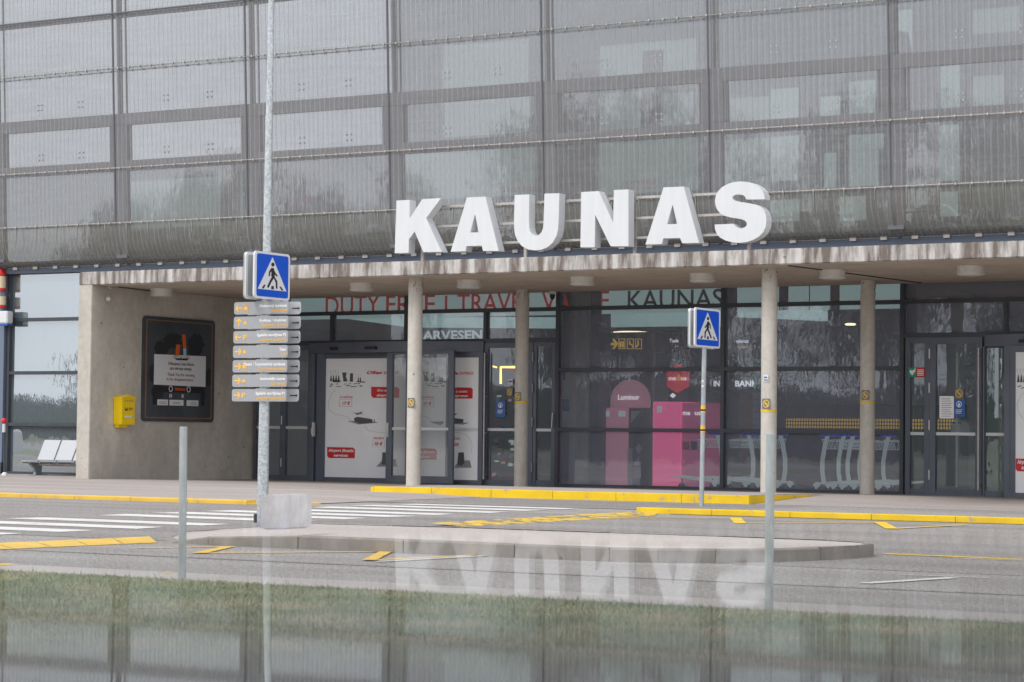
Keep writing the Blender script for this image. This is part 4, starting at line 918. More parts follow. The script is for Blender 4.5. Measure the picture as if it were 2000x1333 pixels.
# ================================================================== GROUND-FLOOR INTERIOR
g = MB(); g.box(XA, XR, YG+.12, 50, -.06, .0); g.build('lobby_floor', M['infloor'], bld)
g = MB(); g.box(XA, XR, 49.9, 50, 0, 4.2); g.build('lobby_back_wall', M['inwall'], bld)
g = MB(); g.box(XA, XR, YG+2.2, 50, 4.1, 4.2); g.build('lobby_ceiling', M['inceil'], bld)
g = MB(); g.box(-27.3, -27.1, YG+.12, 50, 0, 4.2); g.build('lobby_partition', M['inwall'], bld)
g = MB(); g.box(-46, -45.8, YG, 50, 0, 12); g.box(XR-.2, XR, YG, 50, 0, 12); g.build_each('side_wall', M['inwall'], bld)
g = MB()
for x0, y0 in ((1117, 37.6), ):
    a = onY(1112, 800, 37.4); b = onY(1150, 800, 37.4); g.box(a.x, b.x, 37.4, 37.9, 0, 4.1)
g.build('lobby_column', M['column'], bld)
g = MB()
for px0, px1, Y in ((1150, 1172, 37.45), (795, 799, 37.2), (1325, 1345, 38.5), (1500, 1518, 38.2)):
    a = onY(px0, 700, Y); b = onY(px1, 700, Y); g.box(a.x, b.x, Y, Y+.4, 0, 4.1)
g.build_each('dark_pillar', M['indark'], bld)
# shop fascia above: frosted band with lettering
sf = thing('shop_sign_band', 'long pale frosted band with red DUTY FREE TRAVEL VALUE and green KAUNAS lettering inside', 'shop sign', (-22, 37.5, 3.2))
YH = 37.5
def bandpiece(px0, px1, t=577, b=618):
    a = onY(px0, t-18, YH); c = onY(px1, b, YH); g = MB(); g.box(a.x, c.x, YH, YH+.03, 3.12, 4.0); g.build('frosted_panel', M['teal'], sf)
bandpiece(480, 793); bandpiece(800, 1090); bandpiece(1150, 1412); bandpiece(1440, 1520); bandpiece(1540, 1578); bandpiece(1582, 1620); bandpiece(1640, 1760)
for s_, x0, x1, m, y0, y1 in (('DUTY', 636, 742, 'shopred', 616, 614), ('FREE', 754, 850, 'shopred', 614, 612), ('TRAVEL', 893, 1040, 'shopred', 612, 608), ('VALUE', 1058, 1190, 'shopred', 608, 605), ('KAUNAS', 1226, 1412, 'shopgreen', 605, 600)):
    ytext(s_, x0, y0, x1, y1, 37 if m == 'shopred' else 36, YH-.03, M[m], sf, bold=.008)
g = MB(); yplate(869, 578, 873, 612, YH-.03, .01, g); g.build('lettering', M['shopred'], sf)
# lower translucent panels just under the band (sloping bulkhead)
g = MB(); g.prism([onY(655, 620, 38.2), onY(1088, 620, 38.2), onY(1088, 642, 38.2), onY(800, 640, 38.2)], (0, .03, 0)); g.prism([onY(1150, 612, 38.2), onY(1412, 606, 38.2), onY(1412, 637, 38.2), onY(1150, 640, 38.2)], (0, .03, 0)); g.prism([onY(1440, 607, 38.2), onY(1616, 606, 38.2), onY(1616, 628, 38.2), onY(1440, 620, 38.2)], (0, .03, 0)); g.build_each('bulkhead_panel', M['teal'], sf)
kn = thing('kiosk_sign', 'pale three-dimensional kiosk lettering seen through the window above the sliding door', 'shop sign', onY(880, 665, 38)); ytext('NARVESEN', 806, 665, 942, 662, 17, 37.2, M['pale_sign'], kn, bold=.03)
# dark shop front behind (deep lobby furniture)
g = MB(); yplate(1170, 560, 1780, 640+25, 44, .1, g)
sw = thing('overhead_direction_sign', 'dark hanging lobby sign with orange arrow and toilet symbols', 'sign', onY(1260, 680, 39)); YHs = 39.0
g = MB(); yplate(1178, 650, 1345, 688, YHs, .08, g); g.build('sign_panel', M['indark'], sw)
g = MB(); Q = lambda x, y: onY(x, y, YHs-.004)
g.prism([Q(1190, 670), Q(1200, 670), Q(1196, 662), Q(1200, 662), Q(1208, 672), Q(1200, 682), Q(1196, 682), Q(1200, 675), Q(1190, 675)], (0, -.004, 0))
for cx in (1214.5, 1231, 1247):
    for a in ((cx-6, 662, cx+6, 663.2), (cx-6, 681, cx+6, 682.2), (cx-6.5, 662, cx-5.4, 682), (cx+5.4, 662, cx+6.5, 682)): yplate(*a, YHs-.006, .004, g)
g.tube([Q(1212, 667), Q(1212, 679)], .022, 6); g.tube([Q(1217, 667), Q(1217, 679)], .022, 6); g.tube([Q(1230, 666), Q(1230, 673), Q(1234, 673), Q(1236, 679)], .014, 6); g.tube([Q(1246, 666), Q(1247, 673), Q(1243, 678)], .018, 6)
g.build('symbols', M['amber'], sw)
ytext('Tualetai', 1308, 669, 1333, 669, 7, YHs-.006, M['glow_white'], sw, bold=.01); ytext('Toilets', 1318, 679, 1333, 679, 6, YHs-.006, M['amber'], sw)
for (s_, x0, x1, lab) in (('kimas', 1150, 1169, 'left'), ('vykimas', 1437, 1462, 'right')):
    h = thing('overhead_direction_sign', 'small dark lobby sign at the '+lab+' reading '+s_, 'sign', onY(x0, 680, 38.9)); g = MB(); yplate(x0-1, 655, x1+2, 684, 38.9, .06, g); g.build('sign_panel', M['indark'], h)
    ytext(s_, x0, 670, x1, 670, 7, 38.89, M['glow_white'], h, bold=.01); ytext('Arrivals', x0+2, 680, x1, 680, 5, 38.89, M['amber'], h)
# ceiling lamps inside (lit)
for (px, py, w_, lab) in ((1232, 652, .34, 'long lit oval ceiling lamp over the lobby toilet sign'), (1181, 665, .12, 'small lit downlight beside the left lobby pillar'), (1661, 636, .1, 'small lit downlight behind the inner right column'), (1990, 669, .3, 'lit gold lamp above the right-hand sliding door')):
    c = onY(px, py, 40.0); g = MB(); g.lathe([(w_*.8, 0), (w_, .012), (w_, .03), (w_*.7, .04)], c, 20); o = g.build('ceiling_lamp', M['ledwarm'], None, origin=c); tag(o, lab, 'lamp')
# pink cubicles and bank machine
def kiosk_box(x0, y0, x1, Y, dep, m, par, name, zb=0):
    a = onY(x0, y0, Y); b = onY(x1, y0, Y); g = MB(); g.box(a.x, b.x, Y, Y+dep, zb, a.z); return g.build(name, M[m], par, bevel=.01)
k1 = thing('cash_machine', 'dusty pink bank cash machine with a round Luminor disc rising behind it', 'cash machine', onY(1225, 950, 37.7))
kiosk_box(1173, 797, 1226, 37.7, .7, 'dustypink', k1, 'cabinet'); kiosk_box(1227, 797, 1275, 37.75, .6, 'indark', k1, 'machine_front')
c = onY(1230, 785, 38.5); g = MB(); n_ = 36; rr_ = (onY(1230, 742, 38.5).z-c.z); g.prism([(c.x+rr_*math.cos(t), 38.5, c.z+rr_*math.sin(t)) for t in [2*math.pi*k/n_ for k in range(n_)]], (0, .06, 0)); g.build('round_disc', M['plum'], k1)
ytext('Luminor', 1207, 781, 1249, 781, 10, 38.48, M['glow_white'], k1, bold=.015)
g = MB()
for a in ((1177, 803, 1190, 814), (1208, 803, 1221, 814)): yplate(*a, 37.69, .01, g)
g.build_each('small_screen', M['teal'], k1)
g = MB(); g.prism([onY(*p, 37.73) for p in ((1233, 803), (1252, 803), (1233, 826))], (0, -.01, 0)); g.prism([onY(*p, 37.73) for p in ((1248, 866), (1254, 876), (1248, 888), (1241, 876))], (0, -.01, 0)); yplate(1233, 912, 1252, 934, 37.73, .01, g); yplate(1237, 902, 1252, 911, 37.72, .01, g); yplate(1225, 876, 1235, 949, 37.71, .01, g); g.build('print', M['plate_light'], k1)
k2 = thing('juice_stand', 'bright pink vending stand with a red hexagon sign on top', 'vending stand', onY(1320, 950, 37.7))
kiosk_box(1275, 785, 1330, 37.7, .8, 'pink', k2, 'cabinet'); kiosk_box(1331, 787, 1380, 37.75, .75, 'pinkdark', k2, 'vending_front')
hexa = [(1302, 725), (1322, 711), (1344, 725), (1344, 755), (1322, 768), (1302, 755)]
g = MB(); ypoly(hexa, 38.1, .06, g); hx = g.build('hexagon_sign', M['glow_red'], k2); g = MB(); yplate(1306, 750, 1342, 786, 38.15, .05, g); g.build('sign_stem', M['shopgreen'], k2)
ytext('me', 1306, 743, 1320, 743, 8, 38.08, M['glow_white'], k2, bold=.02); ytext('us', 1330, 743, 1341, 743, 8, 38.08, M['glow_white'], k2, bold=.02); g = MB(); ypoly([(1321, 738), (1325, 731), (1328.5, 738), (1327, 744), (1322.5, 744)], 38.07, .02, g); g.build('orange_drop', M['amber'], k2)
ytext('me', 1334, 811, 1348, 811, 9, 37.73, M['glow_white'], k2, bold=.02); ytext('us', 1357, 811, 1369, 811, 9, 37.73, M['glow_white'], k2, bold=.02)
g = MB(); yplate(1283, 794, 1292, 806, 37.68, .012, g); g.build('green_label', M['teal'], k2); g = MB(); ypoly([(1308, 773), (1314, 768), (1320, 773), (1314, 778)], 38.13, .01, g); g.build('emblem', M['glow_white'], k2); ytext('MAXIMA', 1321, 775, 1340, 775, 4, 38.13, M['glow_white'], k2) if False else None
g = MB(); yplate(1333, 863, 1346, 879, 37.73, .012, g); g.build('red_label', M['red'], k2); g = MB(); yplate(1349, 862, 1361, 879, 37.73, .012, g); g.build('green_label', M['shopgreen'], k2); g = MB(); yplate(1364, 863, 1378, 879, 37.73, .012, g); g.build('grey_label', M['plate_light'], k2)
# bank counter lettering, green banner, posters
bs = thing('bank_sign', 'dark lobby fascia with white serif-like BANKING letters', 'shop sign', onY(1440, 760, 43)); g = MB(); yplate(1350, 735, 1515, 765, 43, .1, g); g.build('sign_panel', M['indark'], bs)
ytext('M', 1348, 755, 1354, 755, 11, 42.98, M['glow_white'], bs, bold=.02); ytext('ING', 1394, 755, 1415, 755, 11, 42.98, M['glow_white'], bs, bold=.02); ytext('BANK', 1436, 755, 1480, 755, 11, 42.98, M['glow_white'], bs, bold=.03)
g = MB(); yplate(1444, 768, 1475, 900, 43.1, .1, g); o = g.build('beige_counter_wall', M['soffit'], bs)
gb = thing('green_banner_stand', 'narrow green banner over a magazine rack beside the front right column', 'display stand', onY(1482, 940, 38.6)); g = MB(); yplate(1473, 705, 1492, 765, 38.6, .03, g); g.build('banner', M['green'], gb)
g = MB()
for k in range(7): yplate(1470, 768+k*13, 1488, 779+k*13, 38.6+.02*k, .1, g)
g.build('magazine_rack', M['lightblue'], gb)
ad = thing('blue_advert_board', 'blue and white poster board just right of the centre side light', 'poster', onY(1100, 830, 38)); g = MB(); yplate(1091, 726, 1112, 834, 38.0, .03, g); g.build('board', M['plate_light'], ad); g = MB(); yplate(1091.5, 728, 1103, 742, 37.98, .01, g); yplate(1091.5, 780, 1111, 803, 37.98, .01, g); g.build('blue_print', M['stickerblue'], ad)
# amber dotted counter strip
dt = thing('dotted_counter', 'long dark lobby counter with three rows of amber squares', 'counter', onY(1640, 860, 41)); a = onY(1519, 800, 41); b = onY(1870, 800, 41); g = MB(); g.box(a.x, b.x, 41, 41.6, 0, 1.55); g.build('counter_body', M['indark'], dt)
g = MB(); z0 = onY(1640, 823, 41).z; px_ = (b.x-a.x)/66
for i in range(66):
    for j in range(3): g.box(a.x+i*px_+.006, a.x+(i+1)*px_-.022, 40.985, 41, z0-j*.067, z0-j*.067+.045)
g.build('amber_dots', M['amber'], dt)
# orange lit tube frame behind the centre door
lt_ = thing('lit_tube_frame', 'glowing orange light tube bent in a corner behind the centre door', 'light', onY(980, 750, 38.5)); g = MB(); g.tube([onY(978, 750, 38.5), onY(978, 717.5, 38.5), onY(1012, 717.5, 38.5)], .022, 8); g.tube([onY(963, 716, 38.5), onY(970, 718, 38.5)], .015, 6); g.build_each('tube', M['ledorange'], lt_)
# shop clutter behind the centre door
cl = thing('shop_shelf', 'stocked shop shelf with turquoise and red goods behind the centre door', 'shelf', onY(985, 930, 38.6)); g = MB(); yplate(960, 850, 1040, 935, 38.7, .3, g); g.build('shelf_unit', M['indark'], cl)
rr = random.Random(11)
for mname in ('teal', 'red', 'stickerblue', 'dustypink', 'plate_light'):
    g = MB()
    for k in range(9): x = rr.uniform(958, 1036); y = rr.uniform(770, 930); yplate(x, y, x+rr.uniform(3, 9), y+rr.uniform(3, 8), 38.62, .05, g)
    g.build_each('goods', M[mname], cl)
wh = thing('white_equipment_case', 'white and blue equipment case seen through the right-hand swing door', 'case', onY(1870, 850, 38.5)); g = MB(); ypoly([(1857, 845), (1860, 826), (1872, 822), (1892, 828), (1896, 845)], 38.5, .3, g); g.build('case_body', M['plate_light'], wh); g = MB(); yplate(1860, 824, 1876, 828, 38.47, .02, g); g.build('lid', M['stickerblue'], wh)

# luggage trolleys behind the glass --------------------------------
def make_trolley():
    t = thing('luggage_trolley', 'x', 'luggage trolley', (0, 0, 0), 'luggage trolleys parked in the lobby')
    for s_ in (-1, 1):
        y = .24*s_
        u = .045*s_; g = MB(); g.tube([(-.02, u, .97), (.03, u, .8), (.075, u, .55), (.075, u, .35), (.04, u, .14)], .02, 8); g.build('upright', M['trolley'], t, smooth=True)
        g = MB(); g.tube([(.02, y, .16), (-.45, y, .2), (-.78, y*.7, .23)], .016, 8); g.build('base_rail', M['trolley'], t, smooth=True)
        g = MB(); pts = [(.02, y, .1), (.0, y, .15), (.04, y, .185), (.09, y, .175), (.13, y, .12), (.1, y, .11), (.08, y, .07), (.05, y, .07)]
        g.prism([(a, y-.03, c) for a, b, c in pts], (0, .06, 0)); g.build('wheel_guard', M['trolley'], t)
        g = MB(); g.tube([(.07, y-.018, .07), (.07, y+.018, .07)], .07, 16); g.build('wheel', M['rubber'], t)
    g = MB(); g.tube([(-.02, -.27, .98), (-.02, .27, .98)], .03, 8); g.box(-.1, .03, -.2, .2, .965, 1.02); g.build('handle', M['trolleyblue'], t)
    g = MB()
    for k in range(8):
        y = -.21+.06*k; g.tube([(-.02, y, .9), (-.06, y, .74), (-.26, y, .74), (-.28, y, .87)], .006, 4)
    g.tube([(-.02, -.23, .9), (-.28, -.23, .87), (-.28, .23, .87), (-.02, .23, .9)], .008, 4); g.build('basket', M['trolley'], t)
    g = MB(); g.tube([(-.78, -.17, .23), (-.78, .17, .23)], .014, 6); g.tube([(-.3, -.24, .19), (-.3, .24, .19)], .012, 6)
    g.build_each('cross_rail', M['trolley'], t); g = MB(); g.tube([(-.7, -.018, .06), (-.7, .018, .06)], .06, 14); g.tube([(-.7, 0, .06), (-.7, 0, .22)], .014, 6); g.build('front_wheel', M['rubber'], t)
    return t
t0 = make_trolley(); index_kids()
Yt = 36.95
spots = [(1403, 0, 'luggage trolley nearest the pink vending stand, its nose to the left'), (1461, 0, 'luggage trolley second from the left, between the window post and the front column'), (1487, 0, 'luggage trolley mostly hidden by the front right concrete column'), (1526, 0, 'luggage trolley just to the right of the front right concrete column'),
         (1615, math.pi, 'leftmost of the trolleys whose noses point right'), (1644, math.pi, 'second of the trolleys whose noses point right'), (1665, math.pi, 'third right-pointing trolley, left of the inner right column'), (1684, math.pi, 'right-pointing trolley hidden behind the inner right column'), (1731, math.pi, 'last luggage trolley, right of the inner right column')]
for i, (px, rz, lab) in enumerate(spots):
    c = onY(px, 900, Yt); x = c.x
    if i == 0: t0.location = (x, Yt, 0); t0['label'] = lab
    else: copy_tree(t0, (x, Yt+rnd.uniform(-.05, .08), 0), rz+rnd.uniform(-.04, .04), lab)

# ================================================================== KAUNAS SIGN
ks = thing('letter_sign', 'big white three-dimensional KAUNAS letters standing on the canopy edge', 'sign', (-18, YF+.2, ZT))
YK = YF+.12
K = [[(75, 222), (212, 215), (210, 405), (340, 207), (533, 197), (380, 402), (540, 748), (352, 752), (262, 540), (203, 620), (200, 758), (57, 763)]]
A1 = [[(800, 190), (990, 182), (1125, 740), (965, 740), (952, 685), (795, 690), (785, 742), (632, 748)], [(883, 360), (920, 548), (833, 550)]]
U = [[(1290, 165), (1440, 158), (1437, 430), (1438, 500), (1450, 545), (1473, 573), (1503, 585), (1540, 574), (1566, 548), (1582, 505), (1588, 440), (1597, 150), (1750, 147), (1741, 440), (1735, 520), (1718, 590), (1680, 655), (1625, 703), (1560, 728), (1500, 734), (1430, 725), (1365, 690), (1322, 640), (1296, 580), (1285, 510), (1284, 440)]]
N_ = [[(75, 178), (247, 168), (388, 480), (395, 158), (537, 152), (537, 707), (362, 707), (212, 400), (207, 716), (68, 718)]]
A2 = [[(880, 132), (1078, 124), (1225, 673), (1062, 678), (1040, 625), (877, 630), (862, 685), (703, 690)], [(968, 300), (1012, 488), (913, 492)]]
S_ = [[(1868, 248), (1864, 212), (1850, 172), (1820, 135), (1780, 106), (1740, 88), (1690, 78), (1630, 74), (1570, 79), (1510, 97), (1455, 127), (1415, 165), (1391, 210), (1382, 258), (1386, 305), (1402, 348), (1430, 382), (1465, 406), (1520, 422), (1580, 432), (1640, 442), (1675, 457), (1694, 480), (1693, 503), (1672, 522), (1640, 532), (1606, 528), (1580, 512), (1563, 487), (1378, 495), (1384, 545), (1402, 590), (1436, 625), (1485, 651), (1550, 668), (1620, 674), (1690, 666), (1755, 645), (1810, 613), (1852, 570), (1878, 515), (1885, 455), (1880, 405), (1864, 360), (1834, 326), (1790, 303), (1720, 288), (1650, 277), (1590, 266), (1562, 252), (1551, 232), (1560, 214), (1585, 203), (1620, 200), (1655, 207), (1677, 225), (1688, 250)]]
for lp, ox, oy, s_ in ((K, 760, 350, 5.263), (A1, 760, 350, 5.263), (U, 760, 350, 5.263), (N_, 1120, 340, 5.0), (A2, 1120, 340, 5.0), (S_, 1120, 340, 5.0)):
    P_ = lambda a, b: onY(ox+a/s_, oy+b/s_, YK)
    g = shape_mesh(lp, P_, .19, (0, 1, 0)); g.build('letter', M['white'], ks)
YRL = YK+.22
for py0, py1, xa_, xb_ in ((408, 376, 830, 1400), (445, 417, 850, 1410), (481, 455, 870, 1440)):
    a = onY(xa_, py0, YRL); b = onY(xb_, py1, YRL); z = (a.z+b.z)/2; g = MB(); g.box(a.x-.3, b.x+.25, YRL, YRL+.03, z-.018, z+.018); g.build('rail', M['rail'], ks)
for px in (826, 1027, 1240, 1463):
    c = onY(px, 480, YRL+.05); g = MB(); g.box(c.x-.025, c.x+.025, YRL+.03, YRL+.07, ZT-.005, 4.5); g.build('post', M['rail'], ks)

# ================================================================== CANOPY LAMPS
l0 = thing('canopy_lamp', 'x', 'ceiling lamp', (0, 0, 0), 'round lamps under the canopy')
g = MB(); g.lathe([(.2, 0), (.2, -.018), (.19, -.022), (.19, -.10), (.198, -.105), (.198, -.125), (.17, -.125)], (0, 0, 0), 32); g.build('lamp_ring', M['lampmetal'], l0, smooth=True)
g = MB(); g.lathe([(.165, -.124), (.165, -.134), (.1, -.138)], (0, 0, 0), 24); g.build('lamp_glass', M['offwhite'], l0, smooth=True)
index_kids()
labs = ['round canopy lamp in the corner above the mailbox wall', 'round canopy lamp left of the front left column', 'round canopy lamp right of the front left column', 'round canopy lamp under the letter U of the big sign', 'round canopy lamp above the small crossing sign', 'round canopy lamp right of the front right column', 'round canopy lamp nearest the right edge of the photo']
for i, x in enumerate((-26.57, -22.28, -20.16, -18.04, -15.92, -13.76, -11.6)):
    loc = (x, 32.84, ZS-.006)
    if i == 0: l0.location = loc; l0['label'] = labs[0]
    else: copy_tree(l0, loc, 0, labs[i])
# security cameras
sc1 = thing('security_camera', 'white tube security camera under the canopy corner by the concrete wall', 'camera', onZ(212, 560, ZS)); c = onZ(212, 560, ZS)
g = MB(); g.lathe([(.06, -.001), (.06, -.03), (.03, -.04)], c, 14); g.tube([c+Vector((0, 0, -.03)), c+Vector((.02, -.03, -.12))], .018, 8); g.build('bracket', M['offwhite'], sc1)
g = MB(); g.tube([c+Vector((-.02, .02, -.12)), c+Vector((.1, -.12, -.23))], .04, 12); g.build('housing', M['offwhite'], sc1)
c = onY(1079, 575, 35.9); c.z = ZS; sc2 = thing('security_camera', 'dome security camera beside the inner left column above the door', 'camera', c); g = MB(); g.lathe([(.07, -.0), (.07, -.05), (.05, -.06)], c, 14); g.build('bracket', M['offwhite'], sc2); g = MB(); g.lathe([(.045, -.06), (.045, -.1), (.03, -.14), (.01, -.155)], c, 14); g.build('dome', M['black'], sc2, smooth=True)

# ================================================================== WALL BOARD (on the end wall, X = XW)
def wq(px, py, d=.0): return onX(px, py, XW+d)
bd = thing('notice_board', 'dark rounded smoking-area notice board on the concrete end wall', 'notice board', wq(345, 720)); 
def rounded(pts, r_=.06):
    out_ = []; n_ = len(pts); pts = [Vector(p) for p in pts]
    for i, p in enumerate(pts):
        a = (pts[i-1]-p).normalized(); b = (pts[(i+1) % n_]-p).normalized()
        for k in range(6): t = k/5; out_.append((p+a*r_)*(1-t)**2 + p*2*t*(1-t) + (p+b*r_)*t*t)
    return out_
y0b, y1b = wq(276, 720).y, wq(416, 720).y; ztb, zbb = wq(276, 617).z, wq(276, 822).z
ztb = (wq(276, 617).z+wq(416, 627).z)/2; zbb = (wq(274, 822).z+wq(412, 826).z)/2
def WB(u, v): # board coordinates 0..1
    return Vector((XW, y0b+(y1b-y0b)*u, ztb+(zbb-ztb)*v))
def wpoly(pts, d, t, mb): mb.prism([WB(u, v)+Vector((d, 0, 0)) for u, v in pts], (t, 0, 0)); return mb
g = MB(); g.prism([Vector((XW, p.y, p.z)) for p in rounded([WB(0, 0), WB(1, 0), WB(1, 1), WB(0, 1)], .09)], (.035, 0, 0)); g.build('board_panel', M['board'], bd)
g = MB(); oo = rounded([WB(.035, .03), WB(.965, .03), WB(.965, .97), WB(.035, .97)], .03); ii = rounded([WB(.05, .04), WB(.95, .04), WB(.95, .96), WB(.05, .96)], .03)
g2 = shape_mesh([[(p.y, p.z) for p in oo], [(p.y, p.z) for p in ii]], lambda a, b: Vector((XW+.038, a, b)), .002, (-1, 0, 0)); g.add(g2.v, g2.f); g.build('border_line', M['rust'], bd)
g = MB(); wpoly([(.15, .36), (.87, .355), (.87, .655), (.15, .65)], .036, .004, g); g.build('white_card', M['sign_white'], bd)
M['smoke'] = mat('smoke_print', (.02, .022, .026), .45)
def blob(u, v, ru, rv, mb, seed):
    rr = random.Random(seed); n_ = 22; mb.prism([WB(u+ru*math.cos(t)*rr.uniform(.8, 1.15), v+rv*math.sin(t)*rr.uniform(.85, 1.12))+Vector((.0355, 0, 0)) for t in [2*math.pi*k/n_ for k in range(n_)]], (.0006+.0001*seed, 0, 0))
g = MB()
for k, (u, v, a, b) in enumerate(((.25, .3, .1, .07), (.4, .22, .13, .08), (.72, .25, .12, .11), (.15, .55, .07, .09), (.92, .56, .05, .09), (.2, .72, .08, .08))): blob(u, v, a, b, g, k)
g.build_each('smoke_print', M['smoke'], bd)
g = MB(); wpoly([(.14, .66), (.86, .66), (.86, .84), (.81, .84), (.81, .72), (.19, .72), (.19, .84), (.14, .84)], .037, .003, g); g.build('ashtray_print', M['board_black'], bd)
g = MB(); wpoly([(.445, .255), (.5, .255), (.49, .365), (.435, .365)], .041, .004, g); wpoly([(.525, .155), (.57, .155), (.585, .29), (.545, .29)], .041, .004, g); g.build_each('cigarette_print', M['cig'], bd)
g = MB(); wpoly([(.545, .29), (.585, .29), (.59, .395), (.55, .395)], .041, .004, g); wpoly([(.44, .365), (.5, .36), (.5, .385), (.45, .39)], .043, .004, g); g.build_each('filter_print', M['lightblue'], bd)
g = MB(); wpoly([(.4, .385), (.42, .355), (.44, .37), (.45, .39)], .044, .003, g); wpoly([(.59, .39), (.6, .355), (.63, .37), (.64, .395)], .042, .003, g); wpoly([(.5, .39), (.5, .365), (.53, .37), (.54, .395)], .046, .003, g); g.build_each('stub_print', M['skinprint'], bd)
g = MB(); wpoly([(.42, .39), (.62, .385), (.6, .405), (.45, .405)], .047, .002, g)
def wtext(s_, u0, u1, v, h, m, bold=.0):
    A = WB(u0, v)+Vector((.042, 0, 0)); B = WB(u1, v)+Vector((.042, 0, 0)); return text(s_, A, B, h, m, bd, bold=bold, off=.002)
g.build('ashtray_slot', M['board_black'], bd)
wtext('Dėkojame, kad rūkote', .34, .70, .455, .055, M['black']); wtext('tam skirtoje vietoje.', .36, .67, .50, .055, M['black'])
wtext('Thank You for smoking', .33, .71, .56, .055, M['rust']); wtext('in the designated place.', .32, .70, .605, .055, M['rust'])
wtext('TERMINALAS', .43, .58, .70, .05, M['cig'], .02)
g = MB()
for u0, u1 in ((.2, .345), (.365, .56), (.605, .77)): wpoly([(u0, .79), (u1, .79), (u1, .845), (u0, .845)], .0405, .003, g)
g.build_each('label_box', M['sign_white'], bd)
g = MB()
for u0, u1 in ((.22, .32), (.41, .51), (.66, .75)):
    for v in (.81, .825): wpoly([(u0, v), (u1, v), (u1, v+.006), (u0, v+.006)], .044, .002, g)
g.build('print', M['poster_mid'], bd)
g = MB()
for u in (.365, .37, .39, .535, .55): wpoly([(u, .735), (u+.008, .735), (u+.008, .77), (u, .77)], .0405, .002, g)
for u in (.38, .63):
    ring = [[(r_*math.cos(t), 1.0*r_*math.sin(t)) for t in [2*math.pi*k/16 for k in range(16)]] for r_ in (.055, .042)]
    c = WB(u, .685); g2 = shape_mesh(ring, lambda a, b: Vector((XW+.043, c.y+a, c.z+b)), .002, (-1, 0, 0)); g.add(g2.v, g2.f)
g.build('icons', M['txt_white'], bd)

# ================================================================== MAILBOX
mbx = thing('mailbox', 'yellow post box with a pitched lid on the concrete end wall', 'mailbox', wq(250, 830))
ya, yb = wq(237, 800).y, wq(263, 800).y     # width along the wall
dep = .2
# the box stands off the wall by dep: its outer face lies on X = XW+dep
ya = onX(238, 800, XW+dep).y; yb = onX(264, 800, XW+dep).y; zt = onX(238, 778, XW+dep).z; zb = onX(240, 830, XW+dep).z; zp = zt+.055
g = MB(); g.box(XW+.005, XW+dep, ya, yb, zb, zt); g.build('box_body', M['boxyellow'], mbx, bevel=.008)
ov = .015; ym = (ya+yb)/2
g = MB(); g.prism([(XW+.003, ya-ov, zt-.01), (XW+.003, ya-ov, zt+.012), (XW+.003, ym, zp+.01), (XW+.003, yb+ov, zt+.012), (XW+.003, yb+ov, zt-.01)], (dep+.015, 0, 0)); g.build('lid', M['boxyellow'], mbx)
g = MB(); g.box(XW+.02, XW+dep*.55, ya+.03, yb-.1, zb-.05, zb); g.build('bracket', M['boxyellow'], mbx)
xs_ = XW+dep+.002; H_ = zt-zb; W_ = yb-ya
def mt(s_, u0, u1, v, h, m, bold=0): return text(s_, (xs_, ya+W_*u0, zb+H_*v), (xs_, ya+W_*u1, zb+H_*v), h, m, mbx, bold=bold, off=.002)
mt('LIETUVOS PAŠTAS', .2, .85, .88, .016, M['rust'])
g = MB(); c = Vector((xs_, ya+W_*.33, zb+H_*.6)); ring = [[(r_*math.cos(t), r_*math.sin(t)) for t in [math.pi*.8+math.pi*1.3*k/12 for k in range(13)]] for r_ in (.035,)]
g2 = shape_mesh([[(.036*math.cos(t), .036*math.sin(t)) for t in [math.pi+math.pi*k/10 for k in range(11)]] + [(.018*math.cos(t), .012+.018*math.sin(t)) for t in [2*math.pi-math.pi*k/6 for k in range(7)]]] if False else [[(-.045, .02), (-.035, -.02), (-.01, -.04), (.025, -.03), (.035, .0), (.02, .025), (.012, .0), (-.008, -.01), (-.025, .0), (-.03, .025)]], lambda a, b: Vector((xs_+.002, c.y+a, c.z+b)), .002, (-1, 0, 0)); g.add(g2.v, g2.f); g.build('horn_emblem', M['board_black'], mbx)
mt('LIETUVOS', .5, .86, .61, .018, M['poster_grey']); mt('PAŠTAS', .5, .78, .55, .018, M['poster_grey'])
g = MB(); g.box(XW+dep, xs_+.003, ya+W_*.22, ya+W_*.75, zb+H_*.27, zb+H_*.345); g.build('card_slot', M['sign_white'], mbx)
g = MB(); g.tube([(xs_-.003, ya+W_*.84, zb+H_*.31), (xs_+.006, ya+W_*.84, zb+H_*.31)], .01, 8); g.build('lock', M['steel'], mbx)

# ================================================================== LAMP POLE WITH SIGNS, CONCRETE BLOCK
base = onZ(513.5, 1022, .0); base = Vector((base.x, base.y, 0))
def pt(px, py): return onY(px, py, base.y)
lp = thing('lamp_post', 'tall galvanised lamp post carrying a crossing sign and seven grey direction plates', 'lamp post', base)
toppx = pt(530, 0); bot = pt(513.5, 960); ln_ = (toppx-bot).normalized()
kk = (toppx.x-bot.x)/(toppx.z-bot.z)
def axis(z): return Vector((bot.x+kk*(z-bot.z), base.y, z))
g = MB(); zs_ = [-.1, .35, 1.2, 2.5, 4, 5.5, 8.5]; D = (base-Vector((0, 0, HC))).length
g.tube([axis(z) for z in zs_], [.059, .057, .053, .046, .037, .029, .024], 20); g.build('pole', M['galv'], lp, smooth=True, smooth_ang=60)
g = MB(); a_ = axis(.1); g.box(a_.x-.075, a_.x-.05, a_.y-.05, a_.y+.03, .0, .09); g.build('cable_box', M['rubber'], lp)
g = MB(); g.tube([axis(8.4), axis(8.5)+Vector((.3, 0, .25)), axis(8.5)+Vector((.9, 0, .35))], .03, 10); g.build('arm', M['galv'], lp); g = MB(); g.box(axis(8.5).x+.8, axis(8.5).x+1.5, base.y-.12, base.y+.12, 8.8, 8.9); g.build('lamp_head', M['galv2'], lp, bevel=.02)
